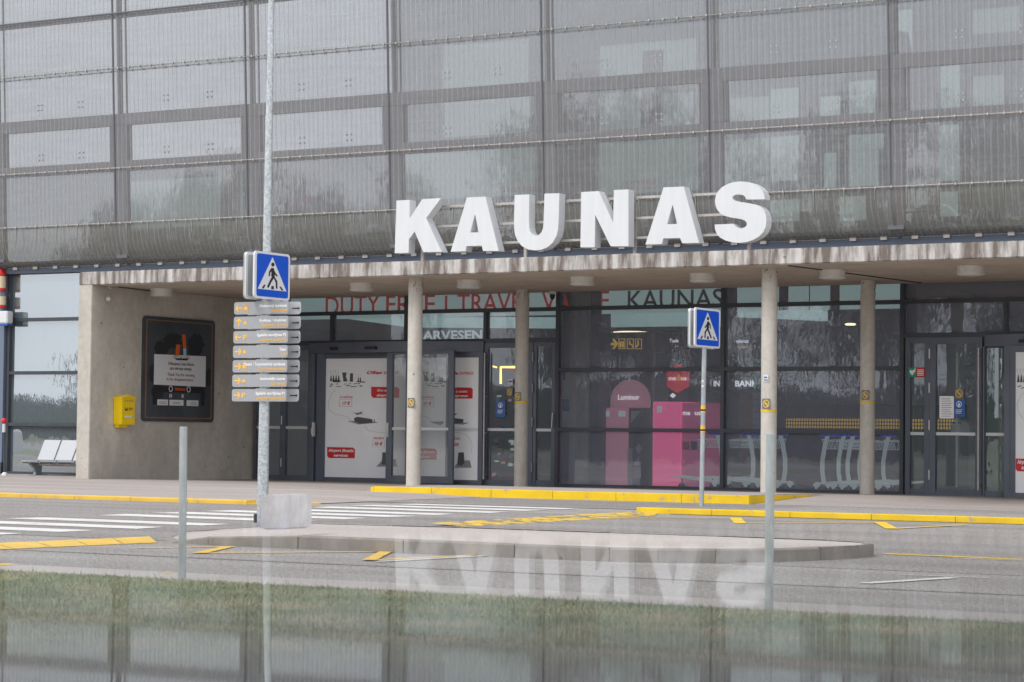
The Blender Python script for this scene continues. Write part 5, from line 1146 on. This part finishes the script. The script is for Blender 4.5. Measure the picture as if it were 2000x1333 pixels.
def crossing_sign(parent, X, c1, c2, back, mirror=False):
    """square pedestrian-crossing sign in the plane X; c1,c2 = pixel corners of its left-top and right-bottom"""
    a = onX(*c1[0], X); b = onX(*c1[1], X); c = onX(*c1[2], X); d = onX(*c1[3], X)
    y0_, y1_ = (a.y+d.y)/2, (b.y+c.y)/2; zt_, zb_ = (a.z+b.z)/2, (c.z+d.z)/2
    def S(u, v): return Vector((X, y0_+(y1_-y0_)*u, zt_+(zb_-zt_)*v))
    g = MB(); g.prism([Vector((X-.02, p.y, p.z)) for p in rounded([S(0, 0), S(1, 0), S(1, 1), S(0, 1)], .05)], (.02, 0, 0)); s_ = g.build('crossing_sign', M['sign_white'], parent)
    g = MB(); g.prism([p+Vector((.0005, 0, 0)) for p in rounded([S(.06, .05), S(.95, .05), S(.95, .95), S(.06, .95)], .03)], (.0015, 0, 0)); g.build('blue_field', M['sign_blue'], s_)
    g = MB(); g.prism([S(u, v)+Vector((.0022, 0, 0)) for u, v in ((.49, .1), (.9, .8), (.09, .8))], (.0015, 0, 0)); g.build('white_triangle', M['sign_white'], s_)
    f = (lambda u: 1-u) if mirror else (lambda u: u)
    def T(u, v): return S(f(u), v)+Vector((.004, 0, 0))
    g = MB()
    g.prism([T(.5+.045*math.cos(t), .255+.042*math.sin(t)) for t in [2*math.pi*k/16 for k in range(16)]], (.0012, 0, 0))
    for poly in ([(.47, .33), (.53, .33), (.55, .42), (.56, .52), (.50, .53), (.455, .5)], [(.46, .33), (.5, .335), (.46, .41), (.43, .43), (.42, .51), (.385, .51), (.395, .41)], [(.53, .36), (.57, .42), (.64, .48), (.62, .51), (.55, .455), (.52, .42)],
                 [(.49, .5), (.55, .52), (.46, .64), (.39, .76), (.345, .74), (.41, .62)], [(.5, .5), (.56, .52), (.63, .6), (.64, .76), (.595, .76), (.585, .63)],
                 [(.26, .7), (.3, .7), (.26, .78), (.2, .78)], [(.47, .71), (.53, .71), (.54, .78), (.46, .78)], [(.69, .71), (.74, .71), (.81, .785), (.75, .785)]):
        g.prism([T(u, v) for u, v in poly], (.001+.0001*len(g.v)/40, 0, 0))
    g.build('pedestrian_symbol', M['black'], s_)
    # the twin sign on the far side of the pole, back plate seen edge-on
    e = onX(*back[0], X-.17); e2 = onX(*back[1], X-.17); wd_ = (y1_-y0_)
    yb_ = e.y
    g = MB(); g.prism([Vector((X-.17, p.y, p.z)) for p in rounded([Vector((0, yb_, zt_)), Vector((0, yb_+wd_, zt_)), Vector((0, yb_+wd_, zb_)), Vector((0, yb_, zb_))], .05)], (-.02, 0, 0)); r__ = g.build('crossing_sign_back', M['sign_grey'], parent)
    g = MB(); oo = rounded([Vector((0, yb_, zt_)), Vector((0, yb_+wd_, zt_)), Vector((0, yb_+wd_, zb_)), Vector((0, yb_, zb_))], .05); ii = rounded([Vector((0, yb_+.035, zt_-.03)), Vector((0, yb_+wd_-.035, zt_-.03)), Vector((0, yb_+wd_-.035, zb_+.03)), Vector((0, yb_+.035, zb_+.03))], .03)
    g2 = shape_mesh([[(p.y, p.z) for p in oo], [(p.y, p.z) for p in ii]], lambda a_, b_: Vector((X-.158, a_, b_)), .012, (-1, 0, 0)); g.add(g2.v, g2.f); g.build('rim', M['sign_white'], r__)
    g = MB(); ymid = (y0_+y1_)/2
    for z in (zt_-.12, zb_+.12): g.box(X-.165, X-.021, base_y-.03, base_y+.03, z-.015, z+.015)
    g.build_each('clamp', M['steel'], parent)
XS = axis(2.6).x+.085; base_y = base.y
crossing_sign(lp, XS, ((498, 491), (567.5, 496.5), (565, 588), (496, 583)), None, ((479, 493), (479, 585)))
# direction plates
rows = [('Užsakomieji autobusai', 'Shuttle buses', 'L', 'bus', .62, .35), ('Išvykimas / Atvykimas', 'Departures / Arrivals', 'U', 'car', .6, .56), ('Ilgalaikis stovėjimas P3', 'Long-term parking P3', 'L', 'P', .64, .6), ('Taksi', 'Taxi', 'R', 'car', .14, .1),
        ('Miesto / Tarpmiestiniai autobusai', 'City / intercity buses', 'R', 'bus', .93, .6), ('Automobilių nuoma', 'Car rental', 'R', 'key', .56, .3), ('Ilgalaikis stovėjimas P1', 'Long-term parking P1', 'R', 'P', .64, .62)]
YPL = base.y-.075
for i, (lt1, lt2, arrow, icon, f1_, f2_) in enumerate(rows):
    py = 470+490/4.04+i*28.45; xl = 457.5-i*.75; xr = 563.8-i*.75
    a = onY(xl, py, YPL); b = onY(xr, py-3.3, YPL); z1_ = (a.z+b.z)/2; hgt = a.z-onY(xl, py+24, YPL).z; z0_ = z1_-hgt
    def PP(u, v): return Vector((a.x+(b.x-a.x)*u, YPL, z0_+hgt*v))
    g = MB(); g.prism(rounded([PP(0, 0), PP(1, 0), PP(1, 1), PP(0, 1)], .028), (0, .012, 0)); pl = g.build('direction_plate', M['plate_grey'], lp)
    g = MB()
    def bar(p, q, w_): p = Vector(p); q = Vector(q); t = (q-p).normalized(); n = Vector((-t.z, 0, t.x))*w_/2; k_ = len(g.v)*1e-5; g.prism([p-n+Vector((0, -.001-k_, 0)), q-n+Vector((0, -.001-k_, 0)), q+n+Vector((0, -.001-k_, 0)), p+n+Vector((0, -.001-k_, 0))], (0, -.001, 0))
    c = PP(.095, .5); r_ = hgt*.27; dx, dz = {'L': (-1, 0), 'R': (1, 0), 'U': (0, 1)}[arrow]; w_ = hgt*.11
    tip = c+Vector((dx, 0, dz))*r_*1.15; tail = c-Vector((dx, 0, dz))*r_*1.1; nx_, nz_ = -dz, dx
    bar(tail, tip, w_)
    for s_ in (-1, 1): bar(tip, tip-Vector((dx, 0, dz))*r_*.85+Vector((nx_, 0, nz_))*s_*r_*.95, w_)
    c = PP(.215, .5)
    if icon == 'P': pass
    else:
        ww = hgt*.17
        bar(c+Vector((-ww, 0, -ww*.2)), c+Vector((ww, 0, -ww*.2)), ww*(1.2 if icon == 'bus' else .8)); bar(c+Vector((-ww*.6, 0, ww*.5)), c+Vector((ww*.6, 0, ww*.5)), ww*.5)
        for s_ in (-1, 1): bar(c+Vector((s_*ww*.6-ww*.2, 0, -ww)), c+Vector((s_*ww*.6+ww*.2, 0, -ww)), ww*.4)
        if icon == 'bus':
            q = hgt*.32
            for p_, q_ in (((-q*.8, -q), (q*.8, -q)), ((-q*.8, q), (q*.8, q)), ((-q*.8, -q), (-q*.8, q)), ((q*.8, -q), (q*.8, q))): bar(c+Vector((p_[0], 0, p_[1])), c+Vector((q_[0], 0, q_[1])), hgt*.03)
    g.build('arrow_symbol', M['orange'], pl)
    if icon == 'P': A = PP(.185, .28); text('P', A, A+Vector((.05, 0, 0)), hgt*.42, M['orange'], pl, bold=.02, off=.002)
    A = PP(.97-f1_*.82, .55); B = PP(.97, .55); text(lt1, A, B, hgt*.235, M['txt_white'], pl, bold=.025, off=.002)
    A = PP(.97-f2_*.82, .16); B = PP(.97, .16); text(lt2, A, B, hgt*.235, M['orange'], pl, bold=.012, off=.002)
    # twin plate on the far side, shifted right, with its sliding clip
    YB2 = base.y+.075; a2 = onY(482-i*.6, py, YB2); b2 = onY(587-i*.7, py-2.5, YB2); zz1 = onY(587-i*.7, py-2, YB2).z; zz0 = zz1-hgt*1.02
    g = MB(); g.prism(rounded([Vector((a2.x, YB2, zz0)), Vector((b2.x, YB2, zz0)), Vector((b2.x, YB2, zz1)), Vector((a2.x, YB2, zz1))], .035), (0, .012, 0)); bp2 = g.build('direction_plate_back', M['plate_light'], lp)
    g = MB(); zc = (zz0+zz1)/2-.003; g.box(b2.x-.1, b2.x-.02, YB2-.006, YB2-.001, zc-.004, zc+.004); g.box(b2.x-.026, b2.x-.014, YB2-.012, YB2-.001, zc-.008, zc+.008); g.build('clip', M['black'], bp2)
    g = MB(); az = axis((z0_+z1_)/2)
    for zq in (z1_+.004,): g.box(az.x-.07, az.x+.07, YPL+.013, YB2-.001, zq-.012, zq+.004)
    g.build('bracket', M['steel'], lp)
# concrete block
pA, pB, pC = onZ(506.5, 1035.5, HI), onZ(562, 1034, HI), onZ(609.5, 1031.5, HI)
e1 = pA-pB; e2 = pC-pB; e1.z = e2.z = 0
L1 = .44; e1n = e1.normalized(); e2n = Vector((-e1n.y, e1n.x, 0)); e2n = e2n if e2n.dot(e2) > 0 else -e2n
# square block: keep measured silhouettes
L1, L2 = e1.length, e2.length
hb = onY(562, 966, pB.y).z-HI
g = MB(); g.prism([pB, pB+e1, pB+e1+e2, pB+e2], (0, 0, hb)); bo = g.build('concrete_block', M['block'], None, origin=pB, bevel=.012)
tag(bo, 'pitted pale concrete block at the foot of the lamp post', 'concrete block')

# ================================================================== RIGHT CROSSING SIGN
sb_ = onZ(1370, 990, 0); base_y = sb_.y
rs = thing('crossing_signpost', 'smaller crossing sign on a thin post with black and yellow tape rings', 'road sign', sb_)
A = onY(1375.5, 690, sb_.y); kx = (A.x-sb_.x)/A.z
def ax2(z): return Vector((sb_.x+kx*z, sb_.y, z))
topz = onY(1376, 606, sb_.y).z
g = MB(); g.tube([ax2(-.05), ax2(1.0), ax2(topz)], .031, 16); g.build('post', M['galv2'], rs, smooth=True, smooth_ang=60)
base_y = sb_.y
crossing_sign(rs, ax2(2.4).x+.05, ((1358.5, 600.5), (1407.3, 606), (1405.6, 682), (1356.3, 677)), None, ((1346.3, 601), (1346.3, 679)), mirror=True)
for py in (799, 838):
    z = onY(1372, py, sb_.y).z; g = MB(); g.tube([ax2(z-.045), ax2(z+.045)], .0325, 16); tp_ = g.build('yellow_tape', M['stickeryel'], rs)
    g = MB(); c = ax2(z); g.tube([c+Vector((0, 0, -.028)), c+Vector((0, 0, -.006))], .0332, 16); g.build('black_tape', M['black'], rs)
for py in (745, 755):
    c = ax2(onY(1372, py, sb_.y).z); g = MB(); g.box(c.x-.014, c.x+.014, c.y-.034, c.y-.03, c.z-.015, c.z+.015); g.build('sticker', M['sign_white'], rs)

# ================================================================== BOLLARD POSTS
for (px, py, tpx, tpy, w_, lab) in ((355.5, 1131, 358.5, 835, .0245, 'left galvanised post at the lawn edge, in front of the concrete wall'), (1501.5, 1190, 1504.5, 848, .024, 'right galvanised post at the lawn edge, in front of the front right column')):
    b0 = onZ(px, py, .004); t_ = onY(tpx, tpy, b0.y); g = MB(); mid = b0.lerp(t_, .5)
    g.tube([b0+Vector((0, 0, -.1)), mid, t_], w_, 20); g.tube([t_, t_+Vector((0, 0, .003))], [w_*1.0, w_*.8], 20)
    o = g.build('metal_post', M['galv2'], None, origin=b0, smooth=True, smooth_ang=50); tag(o, lab, 'post', 'posts at the lawn edge')

# ================================================================== BENCH
zc = .39; fl = onZ(40.5, 900, zc); bl = onZ(76, 899, zc)
X0 = fl.x; Y0_ = 34.75; 
g0 = onZ(81, 932, .04)
sy = onY(40.5, 900, 35.0); BZ = sy.z-.39; 
bench = thing('waiting_bench', 'pale perforated metal bench row between the side window and the concrete wall', 'bench', (sy.x+1, sy.y, 0.03))
SX, SY = sy.x, sy.y; sp_ = .46; SD = .46
pf = mat('perforated_metal', (.42, .435, .46), .4, .4, var=.12, scale=120)
for k in range(5):
    x0 = SX+k*sp_+.015; x1 = SX+(k+1)*sp_-.015; b_ = BZ
    g = MB(); g.prism([(x0, SY, b_+.375), (x0, SY, b_+.4), (x0, SY+SD*.5, b_+.385), (x0, SY+SD, b_+.375), (x0, SY+SD, b_+.355), (x0, SY+SD*.5, b_+.365)], (x1-x0, 0, 0)); g.build('seat', pf, bench)
    g = MB(); g.prism([(x0, SY+SD-.01, b_+.4), (x0, SY+SD+.2, b_+.80), (x0, SY+SD+.22, b_+.79), (x0, SY+SD+.01, b_+.39)], (x1-x0, 0, 0)); g.build('backrest', pf, bench, bevel=.006)
g = MB(); g.tube([(SX+.1, SY+.3, BZ+.32), (SX+5*sp_, SY+.3, BZ+.32)], .03, 10); g.build('beam', M['steel'], bench)
for k in range(6): g = MB(); g.tube([(SX+k*sp_, SY+.02, BZ+.35), (SX+k*sp_, SY+.4, BZ+.345)], .012, 6); g.build('seat_bracket', M['steel'], bench)
for k in (0, 4):
    x = SX+.1+k*sp_; g = MB(); g.prism([(x, SY+.05, BZ+.35), (x, SY+.45, BZ+.34), (x, SY+.43, BZ+.2), (x, SY+.42, .03), (x, SY+.25, .03), (x, SY+.26, BZ+.15), (x, SY+.2, BZ+.25)], (.07, 0, 0)); g.build('leg', M['galv2'], bench, bevel=.008)
    g = MB(); g.box(x-.03, x+.11, SY+.0, SY+.55, .02, .035); g.build('foot_plate', M['galv2'], bench)

# ================================================================== LEFT EDGE FITTINGS
for (y0p, y1p, lab, ty) in ((535, 568, 'upper red-capped cream siren lamp on the blue corner panel', 0), (574, 601, 'lower red-based cream siren lamp on the blue corner panel', 1)):
    a = onY(-4, y0p, YG-.2); b = onY(9, y1p, YG-.2); c = Vector(((a.x+b.x)/2, YG-.2, 0)); r_ = (b.x-a.x)/2
    t = thing('siren_lamp', lab, 'siren', (c.x, c.y, b.z), 'sirens on the corner panel'); g = MB(); g.lathe([(r_, b.z+.05), (r_*1.02, b.z+.06), (r_, a.z-.06)], c, 16); g.build('lamp_body', mat('cream_lens'+str(ty), (.75, .62, .42), .4), t)
    g = MB(); g.lathe([(r_*.8, b.z-.01), (r_*1.03, b.z), (r_*1.03, b.z+.05)], c, 16); g.build('red_base', M['red'], t)
    if ty == 0: g = MB(); g.lathe([(r_*1.0, a.z-.06), (r_*1.0, a.z), (r_*.6, a.z+.08), (.02, a.z+.1)], c, 16); g.build('red_cap', M['red'], t)
    g = MB(); g.box(c.x-.04, c.x+.04, c.y, YG-.121, b.z+.1, a.z-.08); g.build('bracket', M['offwhite'], t)
a = onY(-4, 608, YG-.3); b = onY(14, 635, YG-.3); t = thing('control_box', 'white box with a blue underside below the sirens', 'box', (a.x, YG-.3, b.z)); g = MB(); g.box(a.x, b.x, YG-.3, YG-.121, b.z+.03, a.z); g.build('box_body', M['sign_white'], t, bevel=.02); g = MB(); g.box(a.x+.01, b.x-.01, YG-.29, YG-.121, b.z-.01, b.z+.03); g.build('blue_base', M['stickerblue'], t)
bs0 = onZ(9, 931, .03); tp = onY(8, 822, bs0.y); t = thing('red_knob_stand', 'thin dark stand with a red ball top at the left edge', 'stand', bs0)
g = MB(); g.tube([bs0, tp], .02, 8); g.build('stem', M['dark_frame'], t); g = MB(); g.tube([tp+Vector((0, 0, -.22)), tp+Vector((0, 0, -.06))], .03, 10); g.build('white_sleeve', M['sign_white'], t); g = MB(); g.lathe([(.02, -.06), (.05, -.03), (.055, .0), (.045, .03), (.02, .05)], tp, 14); g.build('red_ball', M['red'], t, smooth=True)
g = MB(); g.lathe([(.06, 0), (.055, .05), (.03, .08)], bs0, 12); g.tube([bs0+Vector((.05, -.05, .03)), bs0+Vector((.25, -.25, .02))], .015, 6); g.build('foot', M['sign_white'], t)

# ================================================================== ADDED MIRROR SLAB UNDER THE LENS
lw = thing('mirror_wall', 'added mirror slab on an invented low wall, which mirrors the terminal along the bottom of the photo', 'wall', (0, 0, 0))
dm = (_fw - _u*((767.5-666.5)/F)).normalized(); nrm = _r.cross(dm).normalized(); nrm = nrm if nrm.z > 0 else -nrm
EDGE, HG = .115, .0098
p0 = Vector((0, 0, HC))-nrm*HG + dm*EDGE; wd = 3.0; thk = .04; back = .5
cs = [p0-_r*wd, p0+_r*wd, p0+_r*wd-dm*back, p0-_r*wd-dm*back]
g = MB(); g.prism([c-nrm*thk for c in cs], nrm*thk); g.build('mirror_slab', M['mirror_top'], lw)  # stands in for an unknown glossy surface; the wall is added to carry it
q = [Vector((c.x, c.y, 0)) for c in (p0-_r*(wd-.03)-dm*.03, p0+_r*(wd-.03)-dm*.03, p0+_r*(wd-.03)-dm*(back-.03), p0-_r*(wd-.03)-dm*(back-.03))]
g = MB(); lo_ = min((c-nrm*thk).z for c in cs)-.002; vs = [(c.x, c.y, -.1) for c in q]+[(c.x, c.y, lo_) for c in q]; g.add(vs, [(0, 3, 2, 1), (4, 5, 6, 7), (0, 1, 5, 4), (1, 2, 6, 5), (2, 3, 7, 6), (3, 0, 4, 7)]); g.build('slab_support', M['brick'], lw)

# ================================================================== BEHIND THE VIEWER: BARE TREES AND PARKED CARS (mirrored in the glass)
def make_tree(seed, H):
    rr = random.Random(seed); trunk = MB(); crown = MB()
    def grow(p, d, L_, r_, lev):
        n_ = 3 if lev < 2 else 2; pts = [p]; rs_ = [r_]; q = p; dd = d
        for k in range(n_):
            dd = (dd+Vector((rr.gauss(0, .1), rr.gauss(0, .1), .05+rr.gauss(0, .05)))).normalized(); q = q+dd*L_/n_; pts.append(q); rs_.append(max(.018, r_*(1-.4*(k+1)/n_)))
        (trunk if lev == 0 else crown).tube(pts, rs_, 6 if lev < 2 else 3, cap=False)
        if lev >= 5: return
        nb = 5 if lev == 0 else (4 if lev < 3 else 3)
        for k in range(nb):
            t = rr.uniform(.35, 1) if k else 1.0; i_ = min(n_-1, int(t*n_)); b_ = pts[i_].lerp(pts[i_+1], t*n_-i_) if t < 1 else pts[-1]
            ax = dd.orthogonal().normalized(); ang = rr.uniform(0, 6.28); side = (Matrix.Rotation(ang, 3, dd) @ ax)
            sp = rr.uniform(.35, .75) if k else .15; nd = (dd*math.cos(sp)+side*math.sin(sp)+Vector((0, 0, .12))).normalized()
            grow(b_, nd, L_*rr.uniform(.58, .78), rs_[-1]*rr.uniform(.6, .85), lev+1)
    grow(Vector((0, 0, -.1)), Vector((0, 0, 1)), H*.3, H*.014, 0)
    t = thing('bare_tree', 'x', 'tree', (0, 0, 0), 'bare trees mirrored in the facade')
    trunk.build('trunk', M['twig'], t, smooth=True); crown.build('crown', M['twig'], t); return t
protos = [make_tree(1, 14), make_tree(2, 15), make_tree(3, 12)]; index_kids(); used = set()
rr = random.Random(4)
for i in range(46):
    f = i/45; x = -100+f*86+rr.uniform(-1.2, 1.2); y = -42+rr.uniform(-7, 5)
    s_ = rr.uniform(.85, 1.15)*(.72 if x < -86 else (.8 if x < -70 else 1.0)); k = i % 3; lab = 'bare leafless tree behind the viewer, mirrored in the glass facade'
    if k not in used: used.add(k); o = protos[k]; o.location = (x, y, 0); o.scale = (s_,)*3; o['label'] = lab
    else: copy_tree(protos[k], (x, y, 0), rr.uniform(0, 6.28), lab, scale=s_)
# dark wood edge far behind: low scrub
def scrub():
    rs = np.random.RandomState(8); N = 110000; X = rs.uniform(-135, 5, N); Y = -54+rs.normal(0, 2.0, N); hmax = 3.2+.6*np.sin(X*.21)+.5*np.sin(X*.53+1); Z = rs.rand(N)**.8*hmax
    a = rs.uniform(0, 6.28, N); s_ = rs.uniform(.07, .17, N); tl = rs.uniform(-.6, .6, N)
    c = np.stack([X, Y, Z], 1); u = np.stack([np.cos(a)*s_*.5, np.sin(a)*s_*.5, tl*s_], 1); v = np.stack([rs.normal(0, .2, N)*s_, rs.normal(0, .2, N)*s_, s_*1.6], 1)
    V = np.stack([c-u, c+u, c+u*.2+v], 1).reshape(-1, 3); me = bpy.data.meshes.new('scrub'); me.from_pydata(V.tolist(), [], [(3*i, 3*i+1, 3*i+2) for i in range(N)]); me.materials.append(M['twig'])
    o = bpy.data.objects.new('scrub', me); col.objects.link(o); tag(o, 'dark wood edge behind the viewer, mirrored low in the glass', 'undergrowth', kind='stuff')
scrub()
# the wood behind it, one lumpy mass
g = MB(); n_ = 260; rr = random.Random(21); xs = [-260+360*i/n_ for i in range(n_+1)]
hh = [3.6+1.0*math.sin(x*.05)+.6*math.sin(x*.31)+rr.uniform(-.5, .5) for x in xs]
vs = [(x, -72+rr.uniform(-1, 1), -.1) for x in xs]+[(x, -72+rr.uniform(-1, 1), h*.6) for x, h in zip(xs, hh)]+[(x, -74+rr.uniform(-1, 1), h) for x, h in zip(xs, hh)]+[(x, -90, h*.8) for x, h in zip(xs, hh)]
g.add(vs, [(r_*(n_+1)+i, r_*(n_+1)+i+1, (r_+1)*(n_+1)+i+1, (r_+1)*(n_+1)+i) for r_ in range(3) for i in range(n_)])
tag(g.build('far_wood', M['twig']), 'far-off wood behind the viewer, a grey band mirrored in the glass', 'wood', kind='stuff')
def make_car(body, lab, loc, rz):
    t = thing('parked_car', lab, 'car', loc, 'cars mirrored in the glass')
    W = .86
    # body loft: side profile stations across the width
    prof = [(-2.1, .35), (-2.15, .6), (-2.05, .88), (-1.3, .98), (-.75, 1.0), (1.25, 1.0), (1.9, .97), (2.1, .8), (2.12, .4), (1.75, .25), (-1.8, .25)]
    g = MB(); st = [(-W, .93), (-W+.06, 1.0), (W-.06, 1.0), (W, .93)]; k = len(prof)
    vs = []
    for y, s_ in st: vs += [(x*(.985 if s_ < 1 else 1), y, .25+(z-.25)*s_) for x, z in prof]
    fs = [tuple(range(k-1, -1, -1)), tuple(range(3*k, 4*k))]
    for j in range(3): fs += [(j*k+i, j*k+(i+1) % k, (j+1)*k+(i+1) % k, (j+1)*k+i) for i in range(k)]
    g.add(vs, fs); g.build('body', body, t, bevel=.03, smooth=True, smooth_ang=40)
    cab = [(-1.25, .97), (-.55, 1.4), (.2, 1.48), (1.0, 1.42), (1.75, .97)]; g = MB(); k = 5
    vs = [(x, -W+.08+(z-.97)*.32, z) for x, z in cab]+[(x, W-.08-(z-.97)*.32, z) for x, z in cab]
    g.add(vs, [(4, 3, 2, 1, 0), (5, 6, 7, 8, 9)]+[(i, i+1, k+i+1, k+i) for i in range(4)]); g.build('windows', M['carglass'], t)
    g = MB(); roof = [(-.62, 1.39), (-.1, 1.475), (.4, 1.49), (1.02, 1.43)]
    g.add([(x, -.66, z+.012) for x, z in roof]+[(x, .66, z+.012) for x, z in roof], [(i, i+1, 4+i+1, 4+i) for i in range(3)])
    for y in (-1, 1):
        for xa, xb, za, zb_ in ((-1.25, -.58, .97, 1.4), (.28, .26, .97, 1.47), (1.72, 1.0, .97, 1.43)):
            g.tube([(xa, y*(W-.07), za), (xb, y*(W-.07-(zb_-.97)*.32), zb_)], .03, 6)
    g.build('roof', body, t)
    for x in (-1.35, 1.3):
        for y in (-1, 1):
            g = MB(); g.tube([(x, y*(W-.16), .31), (x, y*(W+.01), .31)], .31, 22); wh_ = g.build('wheel', M['rubber'], t)
            g = MB(); g.tube([(x, y*(W-.02), .31), (x, y*(W+.02), .31)], .2, 14); g.build('rim', M['steel'], wh_)
    for y in (-1, 1): g = MB(); g.box(-2.14, -2.02, y*.55-.16, y*.55+.16, .68, .8); g.build('headlight', M['lightlens'], t); g = MB(); g.box(2.05, 2.13, y*.6-.14, y*.6+.14, .7, .85); g.build('taillight', M['red'], t); g = MB(); g.box(-.75, -.55, y*(W+.01), y*(W+.16), .97, 1.08); g.build('mirror', body, t)
    t.rotation_euler = (0, 0, rz); return t
cg_ = mat('car_green', (.25, .42, .33), .25, .2, coat=.6); cs_ = mat('car_silver', (.6, .62, .65), .25, .4, coat=.6); cw_ = mat('car_white', (.75, .76, .78), .3, coat=.6); cb_ = mat('car_blue', (.06, .1, .2), .25, .3, coat=.6)
make_car(cg_, 'pale green car parked behind the viewer, mirrored in the left side window', (-62, -9, 0), 1.45)
make_car(cs_, 'silver car parked behind the viewer, mirrored below the cash machine', (-40, -9, 0), 1.6)
make_car(cw_, 'white car parked behind the viewer, mirrored below the pink stand', (-36.5, -9.4, 0), 1.5)
make_car(cb_, 'dark blue car parked behind the viewer, mirrored among the trolleys', (-30, -9.2, 0), 1.62)
make_car(cs_, 'silver car with its side to the road, mirrored behind the bench', (-56, -8.5, 0), 1.7)
